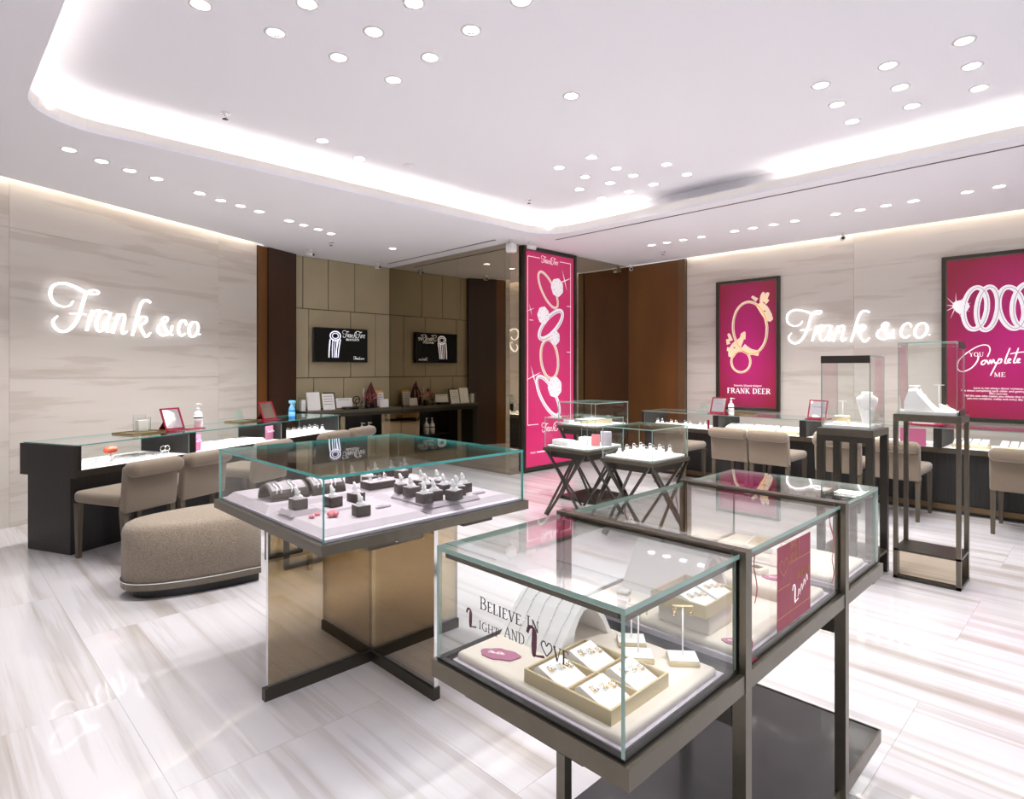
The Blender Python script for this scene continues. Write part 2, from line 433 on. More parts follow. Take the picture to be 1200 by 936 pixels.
TALL = [[(0.616, 2.542, 0.0385), (0.679, 2.434, 0.0385), (0.706, 2.338, 0.0385), (0.692, 2.274, 0.0385), (0.64, 2.255, 0.0385), (0.56, 2.284, 0.0385), (0.47, 2.355, 0.0385), (0.388, 2.453, 0.0385), (0.328, 2.558, 0.0385), (0.303, 2.651, 0.0385), (0.316, 2.714, 0.0385), (0.365, 2.734, 0.0385), (0.442, 2.708, 0.0385), (0.532, 2.64, 0.0385), (0.616, 2.542, 0.0385)], [(0.668, 1.964, 0.0595), (0.561, 1.883, 0.0595), (0.455, 1.83, 0.0595), (0.371, 1.814, 0.0595), (0.325, 1.837, 0.0595), (0.323, 1.894, 0.0595), (0.368, 1.976, 0.0595), (0.45, 2.066, 0.0595), (0.555, 2.148, 0.0595), (0.663, 2.204, 0.0595), (0.751, 2.224, 0.0595), (0.801, 2.201, 0.0595), (0.802, 2.141, 0.0595), (0.754, 2.056, 0.0595), (0.668, 1.964, 0.0595)], [(0.708, 1.55, 0.049), (0.71, 1.428, 0.049), (0.675, 1.328, 0.049), (0.611, 1.27, 0.049), (0.532, 1.266, 0.049), (0.454, 1.314, 0.049), (0.391, 1.405, 0.049), (0.356, 1.521, 0.049), (0.354, 1.64, 0.049), (0.387, 1.738, 0.049), (0.449, 1.797, 0.049), (0.527, 1.805, 0.049), (0.606, 1.76, 0.049), (0.671, 1.669, 0.049), (0.708, 1.55, 0.049)], [(0.635, 1.06, 0.0525), (0.709, 0.935, 0.0525), (0.741, 0.827, 0.0525), (0.724, 0.757, 0.0525), (0.663, 0.741, 0.0525), (0.571, 0.78, 0.0525), (0.466, 0.866, 0.0525), (0.369, 0.981, 0.0525), (0.3, 1.102, 0.0525), (0.27, 1.206, 0.0525), (0.285, 1.273, 0.0525), (0.343, 1.292, 0.0525), (0.432, 1.257, 0.0525), (0.536, 1.175, 0.0525), (0.635, 1.06, 0.0525)]]
DEER = [[(0.73, 1.974, 0.037), (0.718, 1.82, 0.037), (0.663, 1.694, 0.037), (0.573, 1.62, 0.037), (0.467, 1.615, 0.037), (0.365, 1.68, 0.037), (0.288, 1.805, 0.037), (0.251, 1.964, 0.037), (0.265, 2.125, 0.037), (0.324, 2.253, 0.037), (0.417, 2.323, 0.037), (0.524, 2.322, 0.037), (0.623, 2.252, 0.037), (0.697, 2.128, 0.037), (0.73, 1.974, 0.037)], [(0.501, 1.5, 0.0321), (0.487, 1.435, 0.0321), (0.45, 1.383, 0.0321), (0.395, 1.354, 0.0321), (0.334, 1.354, 0.0321), (0.278, 1.383, 0.0321), (0.239, 1.436, 0.0321), (0.225, 1.502, 0.0321), (0.239, 1.568, 0.0321), (0.278, 1.621, 0.0321), (0.334, 1.649, 0.0321), (0.395, 1.647, 0.0321), (0.45, 1.617, 0.0321), (0.487, 1.565, 0.0321), (0.501, 1.5, 0.0321)], [(0.593, 2.347, 0.0296), (0.549, 2.381, 0.0222), (0.52, 2.405, 0.0173)], [(0.617, 2.297, 0.0741), (0.688, 2.209, 0.1037), (0.747, 2.11, 0.0939), (0.794, 2.056, 0.0395)], [(0.665, 2.317, 0.0395), (0.669, 2.4, 0.0296), (0.693, 2.445, 0.0222)], [(0.688, 2.327, 0.0346), (0.731, 2.406, 0.0272), (0.747, 2.44, 0.0173)], [(0.7, 2.302, 0.0296), (0.747, 2.346, 0.0222)], [(0.385, 1.902, 0.0296), (0.372, 1.817, 0.0543), (0.297, 1.722, 0.1111), (0.246, 1.649, 0.1087), (0.22, 1.564, 0.0593)], [(0.22, 1.798, 0.0296), (0.195, 1.873, 0.0222), (0.174, 1.898, 0.0173)], [(0.182, 1.75, 0.0296), (0.164, 1.824, 0.0198)], [(0.397, 1.816, 0.0346), (0.409, 1.889, 0.0247), (0.404, 1.918, 0.0198)], [(0.195, 1.7, 0.0346), (0.174, 1.651, 0.0222)], [(0.397, 1.719, 0.0395), (0.496, 1.644, 0.0395), (0.617, 1.613, 0.0395)]]
RINGS = [[(0.403, 2.036, 0.0522), (0.382, 1.941, 0.0522), (0.346, 1.869, 0.0522), (0.301, 1.835, 0.0522), (0.256, 1.845, 0.0522), (0.22, 1.898, 0.0522), (0.2, 1.984, 0.0522), (0.201, 2.086, 0.0522), (0.223, 2.183, 0.0522), (0.26, 2.254, 0.0522), (0.306, 2.287, 0.0522), (0.35, 2.275, 0.0522), (0.385, 2.221, 0.0522), (0.404, 2.136, 0.0522), (0.403, 2.036, 0.0522)], [(0.495, 2.032, 0.0522), (0.475, 1.935, 0.0522), (0.442, 1.86, 0.0522), (0.402, 1.824, 0.0522), (0.362, 1.833, 0.0522), (0.332, 1.886, 0.0522), (0.316, 1.973, 0.0522), (0.318, 2.076, 0.0522), (0.338, 2.174, 0.0522), (0.372, 2.248, 0.0522), (0.413, 2.283, 0.0522), (0.452, 2.272, 0.0522), (0.482, 2.218, 0.0522), (0.497, 2.133, 0.0522), (0.495, 2.032, 0.0522)], [(0.707, 2.065, 0.0592), (0.713, 1.969, 0.0592), (0.698, 1.887, 0.0592), (0.665, 1.836, 0.0592), (0.621, 1.826, 0.0592), (0.575, 1.86, 0.0592), (0.534, 1.931, 0.0592), (0.508, 2.025, 0.0592), (0.502, 2.124, 0.0592), (0.518, 2.207, 0.0592), (0.551, 2.257, 0.0592), (0.596, 2.265, 0.0592), (0.643, 2.23, 0.0592), (0.682, 2.158, 0.0592), (0.707, 2.065, 0.0592)], [(0.134, 2.091, 0.087), (0.197, 2.075, 0.0957), (0.22, 2.051, 0.0696)]]
SCRIPT = [[(0.407, 1.528, 0.0088), (0.43, 1.604, 0.0088), (0.407, 1.654, 0.0088), (0.338, 1.65, 0.0088), (0.241, 1.586, 0.0088), (0.161, 1.498, 0.0088), (0.143, 1.409, 0.0088), (0.188, 1.369, 0.0088), (0.268, 1.409, 0.0088), (0.321, 1.486, 0.011), (0.33, 1.54, 0.011)], [(0.39, 1.496, 0.0088), (0.361, 1.479, 0.011), (0.357, 1.448, 0.011), (0.382, 1.453, 0.0088), (0.395, 1.492, 0.0088)], [(0.402, 1.496, 0.0088), (0.416, 1.452, 0.011), (0.433, 1.496, 0.0088), (0.442, 1.457, 0.011), (0.459, 1.5, 0.0088), (0.47, 1.461, 0.011), (0.484, 1.469, 0.0088)], [(0.509, 1.512, 0.0088), (0.484, 1.452, 0.011), (0.433, 1.327, 0.0088)], [(0.501, 1.495, 0.0088), (0.526, 1.505, 0.011), (0.521, 1.469, 0.0088), (0.497, 1.456, 0.0088)], [(0.597, 1.621, 0.0088), (0.567, 1.526, 0.011), (0.554, 1.464, 0.011), (0.576, 1.46, 0.0088)], [(0.581, 1.477, 0.0088), (0.604, 1.498, 0.0088), (0.587, 1.505, 0.0088), (0.577, 1.469, 0.011), (0.604, 1.464, 0.0088)], [(0.666, 1.62, 0.0088), (0.641, 1.525, 0.011), (0.627, 1.468, 0.011), (0.646, 1.464, 0.0088)], [(0.6, 1.558, 0.0088), (0.666, 1.573, 0.0088), (0.722, 1.576, 0.0088)], [(0.658, 1.476, 0.0088), (0.679, 1.501, 0.0088), (0.663, 1.504, 0.0088), (0.654, 1.468, 0.011), (0.682, 1.468, 0.0088)]]

# ================================================================ SETTING
CZ = 3.06          # soffit height
P0 = (0.507, 6.87); LD = (.9078, .4195); LN = (.4195, -.9078); LA = R(24.8)
def L2W(s, n): return (P0[0] + s * LD[0] + n * LN[0], P0[1] + s * LD[1] + n * LN[1])

# floor: a bed of grout with a polished slab per tile
fl = B().box(-2.6, 8.5, -2.6, 8.8, -.06, -.004).build('floor', 'grout', kind='structure')
tw, tl = .8, 1.6
tile_me = None
ix = 0
x = -2.6
while x < 8.5 - .01:
    y = -2.6 - (tl / 2 if ix % 2 else 0)
    while y < 8.8 - .01:
        if y > -4:
            if tile_me is None:
                o = B().box(.0005, tw - .0005, .0005, tl - .0005, -.012, 0).build('tile', 'floor_tile', fl)
                tile_me = o.data
            else:
                o = bpy.data.objects.new('tile', tile_me); COL.objects.link(o); o.parent = fl
            o.location = (x, y, 0)
        y += tl
    x += tw; ix += 1

# walls
def stone_wall(name, loc, rotz, x0, x1, seams, h, label=None):
    """local x along the wall, local y into the wall, panels face -y"""
    w = B().box(x0, x1, .02, .12, 0, h + .2).build(name, 'wall_plain', kind='structure')
    w.location = loc; w.rotation_euler = (0, 0, rotz)
    xs = [x0] + seams + [x1]
    zs = [0, 1.31, 2.65, h + .14]
    for i in range(len(xs) - 1):
        for k in range(3):
            B().box(xs[i] + .001, xs[i + 1] - .001, 0, .02, zs[k] + .001, zs[k + 1] - .001).build('stone_panel', 'wall_stone', w)
    return w
wl = stone_wall('wall_left', (P0[0], P0[1], 0), LA, -3.3, 2.985, [-2.215, .069, 2.353], CZ)
wr = stone_wall('wall_right', (8.27, 4.62, 0), R(-90), 0, 7.1, [2.28, 4.56, 6.84], CZ)

# bronze panels beside the left stone wall
bp = B().box(2.99, 3.175, .03, .06, 0, CZ).build('wall_left_bronze', 'bronze_trim', kind='structure')
bp.location = (P0[0], P0[1], 0); bp.rotation_euler = (0, 0, LA)
B().box(3.01, 3.175, .0, .03, 0, CZ - .001).build('panel', 'bronze_panel', bp)
B().box(3.178, 3.715, -.03, .03, 0, CZ - .001).build('panel', 'bronze_dark', bp)
B().box(3.70, 3.716, -.034, .16, 0, CZ - .001).build('edge_trim', 'bronze_dark', bp)
# bronze panel on the right wall up to the mirrored corner
bq = B().box(8.26, 8.37, 4.62, 5.66, 0, CZ).build('wall_right_bronze', 'joint_dark', kind='structure')
B().box(8.235, 8.26, 4.74, 5.648, 0.0, CZ - .001).build('panel', 'bronze_panel', bq)
B().box(8.215, 8.262, 4.622, 4.735, 0.0, CZ - .001).build('edge_trim', 'bronze_trim', bq)

# back wall of beige lacquered panels behind the television
wb = B().box(3.7, 5.6, 8.5, 8.6, 0, CZ).build('wall_back', 'joint_dark', kind='structure')
def beige(x0, x1, z0, z1):
    B().box(x0 + .006, x1 - .006, 8.478, 8.5, z0 + .006, z1 - .006).build('panel', 'beige_panel', wb)
for x0, x1 in ((3.72, 4.03), (4.03, 4.437), (4.437, 4.887), (4.887, 5.53)): beige(x0, x1, 2.29, CZ)
for x0, x1 in ((3.72, 4.122), (4.122, 4.812), (4.812, 5.257), (5.257, 5.53)): beige(x0, x1, 1.265, 2.29)
for x0, x1 in ((3.72, 4.203), (4.203, 4.695), (4.695, 5.53)): beige(x0, x1, .80, 1.265)
beige(3.72, 5.53, .0, .80)

# mirrored block: one face looks at the left wall, the other at the camera
wm = B().box(5.54, 8.26, 5.66, 8.6, 0, CZ).build('wall_mirror', 'joint_dark', kind='structure')
for y0, y1 in ((5.651, 5.74), (5.74, 6.729), (6.729, 7.569), (7.569, 8.478)):
    B().box(5.53, 5.54, y0 + .001, y1 - .001, 0, CZ - .001).build('mirror_panel', 'mirror', wm)
for x0, x1 in ((5.531, 5.735), (5.735, 6.88), (6.88, 8.234)):
    B().box(x0 + .001, x1 - .001, 5.65, 5.66, 0, CZ - .001).build('mirror_panel', 'mirror', wm)
# bronze door-like leaf at the far end that the mirror picks up
# closed sides of the shop (outside the view)
B().box(-2.7, -2.6, -2.6, 5.3, 0, CZ + .2).build('wall_side', 'wall_plain', kind='structure')

# ceiling: soffit with a rounded opening, lip, light trough, raised ceiling
def rrect(x0, x1, y0, y1, r, n=8):
    pts = []
    for cx, cy, a0 in ((x1 - r, y1 - r, 0), (x0 + r, y1 - r, 90), (x0 + r, y0 + r, 180), (x1 - r, y0 + r, 270)):
        for i in range(n + 1):
            a = R(a0 + 90 * i / n)
            pts.append((cx + r * math.cos(a), cy + r * math.sin(a)))
    return pts
OX0, OX1, OY0, OY1, OR = .47, 5.65, -1.6, 5.09, .45
inner = rrect(OX0, OX1, OY0, OY1, OR)
C0 = (3.0, 1.8)
outer_poly = [(8.19, -2.5), (8.19, 5.9), (8.19, 8.55), (3.6, 8.55), L2W(3.0, .08), L2W(-3.3, .08), (-2.6, -2.5)]
def hit(poly, a):
    d = (math.cos(a), math.sin(a)); best = None
    for i in range(len(poly)):
        p, q = poly[i], poly[(i + 1) % len(poly)]
        ex, ey = q[0] - p[0], q[1] - p[1]
        den = d[0] * ey - d[1] * ex
        if abs(den) < 1e-9: continue
        t = ((p[0] - C0[0]) * ey - (p[1] - C0[1]) * ex) / den
        u = ((p[0] - C0[0]) * d[1] - (p[1] - C0[1]) * d[0]) / den
        if t > 0 and -1e-6 <= u <= 1 + 1e-6 and (best is None or t > best): best = t
    return (C0[0] + d[0] * best, C0[1] + d[1] * best)
angs = sorted({round(math.atan2(p[1] - C0[1], p[0] - C0[0]), 5) for p in inner + outer_poly})
b = B(); n = len(angs)
ip = [hit(inner, a) for a in angs]; op = [hit(outer_poly, a) for a in angs]
for z in (CZ, CZ + .03):
    k = len(b.v)
    for i in range(n): b.v += [(*ip[i], z), (*op[i], z)]
    for i in range(n):
        j = (i + 1) % n
        b.f.append([k + 2 * i, k + 2 * i + 1, k + 2 * j + 1, k + 2 * j]); b.m.append(0); b.sm.append(False)
for i in range(n):
    j = (i + 1) % n
    b.f.append([2 * i, 2 * j, 2 * n + 2 * j, 2 * n + 2 * i]); b.m.append(0); b.sm.append(False)
    b.f.append([2 * i + 1, 2 * j + 1, 2 * n + 2 * j + 1, 2 * n + 2 * i + 1]); b.m.append(0); b.sm.append(False)
ceil = b.build('ceiling', 'ceiling', kind='structure')
# lip
lip_o = rrect(OX0 - .02, OX1 + .02, OY0 - .02, OY1 + .02, OR + .02)
b = B(); n = len(inner)
for z in (CZ + .0301, CZ + .09):
    for i in range(n): b.v += [(*inner[i], z), (*lip_o[i], z)]
for i in range(n):
    j = (i + 1) % n
    for q in ((2 * i, 2 * j, 2 * n + 2 * j, 2 * n + 2 * i), (2 * i + 1, 2 * j + 1, 2 * n + 2 * j + 1, 2 * n + 2 * i + 1), (2 * i, 2 * i + 1, 2 * j + 1, 2 * j), (2 * n + 2 * i, 2 * n + 2 * i + 1, 2 * n + 2 * j + 1, 2 * n + 2 * j)):
        b.f.append(list(q)); b.m.append(0); b.sm.append(False)
b.build('lip', 'lip', ceil)
# raised ceiling and trough wall
UZ = 3.30
up = rrect(OX0 - .22, OX1 + .22, OY0 - .22, OY1 + .22, OR + .22)
b = B(); b.add([(*p, UZ) for p in up] + [(*p, UZ + .05) for p in up], [tuple(range(n))] + [tuple(range(n, 2 * n))])
for i in range(n):
    b.f.append([i, (i + 1) % n, n + (i + 1) % n, n + i]); b.m.append(0); b.sm.append(False)
b.build('raised_ceiling', 'ceiling', ceil)
b = B(); b.add([(*p, CZ + .03) for p in up] + [(*p, UZ) for p in up], [])
for i in range(n):
    b.f.append([i, (i + 1) % n, n + (i + 1) % n, n + i]); b.m.append(0); b.sm.append(False)
b.build('trough_wall', 'ceiling', ceil)
# lids over the wall-washer gaps
g = B().box(-3.3, 3.0, -.30, .02, CZ + .14, CZ + .16).build('trim_1', 'wall_plain', kind='structure')
g.location = (P0[0], P0[1], 0); g.rotation_euler = (0, 0, LA)
B().box(8.0, 8.3, -2.5, 4.62, CZ + .14, CZ + .16).build('trim_2', 'wall_plain', kind='structure')
# linear air slots
s1 = B().box(5.83, 5.852, .2, 5.12, CZ - .003, CZ + .004).build('air_slot', 'black')
tag(s1, 'long thin black slot in the lowered ceiling beside the right light cove', 'air vent', 'air slots in the ceiling')
s2 = B().box(5.275, 5.30, 5.67, 8.15, CZ - .003, CZ + .004).build('air_slot', 'black')
tag(s2, 'short thin black ceiling slot running along the left-facing mirror', 'air vent', 'air slots in the ceiling')

# cove lighting: warm strips lying in the trough behind the lip
cove = thing('cove_light_strip', 'warm white light strip hidden in the ceiling cove above the sales floor', 'light', (0, 0, 0))
def strip(x0, y0, x1, y1):
    L = math.hypot(x1 - x0, y1 - y0); a = math.atan2(y1 - y0, x1 - x0)
    o = B().box(-L / 2, L / 2, -.006, .006, 0, .006).build('strip', 'led', cove)
    o.location = ((x0 + x1) / 2, (y0 + y1) / 2, CZ + .035); o.rotation_euler = (0, 0, a)
    area_light('cove_lamp', ((x0 + x1) / 2, (y0 + y1) / 2, CZ + .05), L, .03, COVE_W * L, rot=(math.pi, 0, -a), color=(1, .93, .84), parent=cove)
o_ = .10
strip(OX0 - o_, OY0 + OR, OX0 - o_, OY1 - OR)
strip(OX0 + OR, OY1 + o_, OX1 - OR, OY1 + o_)
strip(OX1 + o_, OY0 + OR, OX1 + o_, 2.32)
strip(OX1 + o_, 3.78, OX1 + o_, OY1 - OR)
for cx, cy, a0 in ((OX1 - OR, OY1 - OR, 0), (OX0 + OR, OY1 - OR, 90)):
    pr_ = [(cx + (OR + o_) * math.cos(R(a0 + 30 * i)), cy + (OR + o_) * math.sin(R(a0 + 30 * i))) for i in range(4)]
    for i in range(3): strip(*pr_[i], *pr_[i + 1])
# wall washers in the gap above the stone walls
ww = thing('wall_washer', 'warm light strip concealed above the left stone wall', 'light', (P0[0], P0[1], 0), LA)
B().box(-3.2, 2.95, -.075, -.065, CZ + .04, CZ + .05).build('strip', 'led', ww)
area_light('washer_lamp', (-.1, -.05, CZ + .10), 6.1, .02, WASH_W * 6.1, rot=(R(12), 0, 0), color=(1, .90, .76), parent=ww)
ww = thing('wall_washer', 'warm light strip concealed above the right stone wall', 'light', (8.27, 4.62, 0), R(-90))
B().box(.05, 7.0, -.075, -.065, CZ + .04, CZ + .05).build('strip', 'led', ww)
area_light('washer_lamp', (3.5, -.05, CZ + .10), 7.0, .02, WASH_W * 7, rot=(R(12), 0, 0), color=(1, .90, .76), parent=ww)

# recessed downlights
def downlight(x, y, z, label, group, spot=SPOT_W, r=.045, baffle=False):
    t = thing('downlight', label, 'downlight', (x, y, z), 0, group)
    if 'dl' not in shared:
        shared['dl'] = (B().lathe([(.060, -.004), (.060, .002), (.046, .002), (.046, -.004)], n=20, m=0).build('trim', 'trim_white', t),
                        B().lathe([(.0455, -.0015), (.0455, -.0005)], n=20).build('lens', 'lamp', t))
        for q in shared['dl']: q.parent = t
    else:
        for q in shared['dl']:
            c = q.copy(); COL.objects.link(c); c.parent = t
    if baffle:
        if 'bf' not in shared:
            shared['bf'] = B().prism([(-.012, .036), (.012, .038), (.030, .026), (.036, .006), (.026, .010), (.018, .022), (.004, .026)], -.0045, -.0016).build('baffle', 'lamp_inner', t)
        else:
            c = shared['bf'].copy(); COL.objects.link(c); c.parent = t
    d = shared.get('lamp%g' % spot)
    if d is None:
        d = bpy.data.lights.new('spot', 'SPOT'); d.energy = spot; d.spot_size = R(100); d.spot_blend = .7; d.shadow_soft_size = .045
        d.color = (1, .97, .94); shared['lamp%g' % spot] = d
    lo = bpy.data.objects.new('spot', d); COL.objects.link(lo); lo.location = (0, 0, -.02); lo.parent = t
    return t
shared = {}
k = 0
A_ = [(1.046, 3.374), (1.439, 2.976), (1.83, 2.581), (2.212, 2.174), (1.436, 3.359), (1.826, 2.962), (2.206, 2.564), (1.824, 3.355), (2.221, 2.964), (2.223, 3.365)]
rows = {'A': ['the front row', 'the front row', 'the front row', 'the front row', 'the second row', 'the second row', 'the second row', 'the third row', 'the third row', 'its far tip']}
cnt = {}
for i, (x, y) in enumerate(A_):
    rw = rows['A'][i]; cnt[rw] = cnt.get(rw, 0) + 1
    downlight(x, y, UZ, 'round downlight in the triangular ceiling cluster, %s from left in %s' % (ORD[cnt[rw] - 1], rw) if rw != 'its far tip' else 'recessed round downlight at the far tip of the triangular ceiling cluster', 'downlights in the triangular ceiling cluster', baffle=i in (4, 6, 7, 8, 9))
downlight(3.233, 2.691, UZ, 'single recessed round downlight near the middle of the raised ceiling', 'downlights standing alone')
downlight(2.393, 4.673, UZ, 'small recessed downlight beside the left cove, nearer the sprinkler', 'downlights beside the left cove')
downlight(2.833, 4.838, UZ, 'small recessed downlight right at the left cove glow', 'downlights beside the left cove')
D_ = [(4.301, 3.73), (4.303, 3.343), (4.694, 3.732), (4.705, 3.366), (5.0, 3.373), (5.03, 3.674), (4.976, 4.03), (5.413, 4.068), (5.42, 3.71), (5.387, 3.386), (4.949, 2.974), (5.342, 2.984)]
for i, (x, y) in enumerate(sorted(D_, key=lambda p: p[0] * .712 - p[1] * .702)):
    downlight(x, y, UZ, 'recessed downlight in the far ceiling cluster above the pink ring poster, %s from the left' % ORD[i], 'downlights in the far ceiling cluster')
E_ = [(4.311, .642), (4.324, 1.028), (4.703, .661), (4.302, 1.416), (4.715, 1.051), (5.11, .679), (4.697, 1.437), (5.112, 1.067), (5.102, 1.456)]
rowE = {0: 'front row', 1: 'front row', 3: 'front row', 2: 'middle row', 4: 'middle row', 6: 'middle row', 5: 'back row', 7: 'back row', 8: 'back row'}
seq = [3, 1, 0, 6, 4, 2, 8, 7, 5]
cc = {}
for i in seq:
    r_ = rowE[i]; cc[r_] = cc.get(r_, 0) + 1
    downlight(*E_[i], UZ, 'recessed downlight in the square three by three ceiling cluster, %s of its %s' % (ORD[cc[r_] - 1], r_), 'downlights in the square ceiling cluster', baffle=i in (4, 7))
for i, (x, y) in enumerate([(.81, 5.596), (1.04, 5.725), (1.257, 5.83), (1.477, 5.914), (1.889, 6.116), (2.12, 6.232), (2.334, 6.303), (2.558, 6.386), (2.958, 6.556), (3.165, 6.633), (3.385, 6.715), (3.603, 6.816)]):
    downlight(x, y, CZ, 'recessed downlight in the row above the left counter, %s from the left' % ORD[i], 'downlights above the left counter')
downlight(4.654, 7.067, CZ, 'lone recessed downlight before the television wall', 'downlights standing alone')
for i, y in enumerate([4.433, 4.2, 3.96, 3.714, 3.277, 3.05, 2.815, 2.579, 2.157, 1.92, 1.684, 1.443, 1.021, .784]):
    downlight(7.0, y, CZ, 'recessed downlight in the row above the right counter, %s from the far end' % ORD[i], 'downlights above the right counter')
# extra downlights added out of view, for fill light and reflections
for k, (x, y, z) in enumerate(((-.6, 2.2, CZ), (-.9, .4, CZ), (1.2, .2, UZ), (2.6, -.6, UZ), (4.2, -.9, UZ))):
    downlight(x, y, z, 'unseen downlight added out of view for fill, %s from the left' % ORD[k], 'unseen downlights added for fill', spot=SPOT_W * 2.4)

# sprinklers, speaker, cameras
def sprinkler(x, y, z, label):
    t = thing('sprinkler', label, 'sprinkler', (x, y, z), 0, 'ceiling sprinklers')
    B().lathe([(.035, 0), (.035, -.004), (.014, -.006), (.008, -.03), (.006, -.04)], n=12).build('body', 'chrome', t)
    B().lathe([(.022, -.042), (.022, -.045)], n=10).build('deflector', 'frame_dark', t)
sprinkler(1.625, 4.689, UZ, 'chrome ceiling sprinkler left of centre near the left cove')
sprinkler(4.887, 4.682, UZ, 'chrome ceiling sprinkler near the far corner of the cove')
sprinkler(3.86, 7.30, CZ, 'chrome ceiling sprinkler before the brown bronze panel')
sprinkler(7.525, 4.576, CZ, 'chrome ceiling sprinkler before the right brown panel')
t = thing('smoke_detector', 'small round white detector on the raised ceiling near the left cove', 'detector', (3.25, 4.666, UZ))
B().lathe([(.05, 0), (.05, -.015), (.03, -.025), (.0, -.025)][:3], n=16).build('housing', 'trim_white', t)
t = thing('speaker', 'white cylindrical speaker hanging by the mirrored corner', 'speaker', (5.44, 5.53, CZ))
B().lathe([(.04, 0), (.04, -.01), (.014, -.014), (.014, -.045)], n=14).build('bracket', 'trim_white', t)
B().lathe([(.045, -.045), (.068, -.055), (.072, -.10), (.070, -.145), (.06, -.16)], n=24).build('housing', 'trim_white', t)
def cctv(x, y, label, rz=0):
    t = thing('security_camera', label, 'camera', (x, y, CZ), rz, 'security cameras')
    B().lathe([(.035, 0), (.035, -.02), (.012, -.03), (.012, -.05)], n=12).build('mount', 'trim_white', t)
    b = B(); b.tube([(0, .05, -.06), (0, -.07, -.075)], .026, 12); b.build('housing', 'trim_white', t)
    b = B(); b.tube([(0, -.07, -.075), (0, -.076, -.0757)], .018, 10); b.build('lens', 'black', t)
cctv(3.88, 7.95, 'white security camera above the dark brown panel', R(20))
cctv(5.12, 8.2, 'white security camera above the television')
cctv(5.72, 5.45, 'small white security camera above the tall pink poster', R(60))
cctv(8.12, 5.52, 'small white security camera above the right brown panel', R(-50))
cctv(8.05, 2.40, 'small white security camera above the right wall sign', R(-70))

# ================================================================ SIGNS, POSTERS, TELEVISION
def letters(parent, keys, org, U, V, mats, th, scale=1.0, name='letter'):
    for k in keys:
        b = B()
        for st in SIGN[k]: b.stroke([(x, y, w * .74) for x, y, w in st], org, U, V, th, sub=6, scale=scale)
        b.build(name, mats, parent)
def wall_sign(label, loc, rotz, sx):
    t = thing('shop_sign', label, 'sign', loc, rotz, 'illuminated shop name signs')
    letters(t, ['F', 'r', 'a', 'n', 'k', 'amp', 'c', 'o', 'dot'], (0, -.03, 0), (sx, 0, 0), (0, 0, sx), 'sign_white', .022)
    b = B()
    for x, z in ((.05, .35), (.24, .1), (.34, .15), (.45, .07), (.6, .15), (.82, .2), (1.1, .05), (1.35, .06), (1.5, .05)):
        b.box(x * sx - .004, x * sx + .004, -.035, 0, z * sx - .004, z * sx + .004)
    b.build('standoff', 'chrome', t)
    return t
lx, ly = L2W(.375, 0)
wall_sign('glowing white shop name lettering on the left stone wall', (lx, ly, 1.735), LA, 1.045)
wall_sign('glowing white shop name lettering on the right stone wall', (8.27, 3.139, 1.72), R(-90), 1.0)

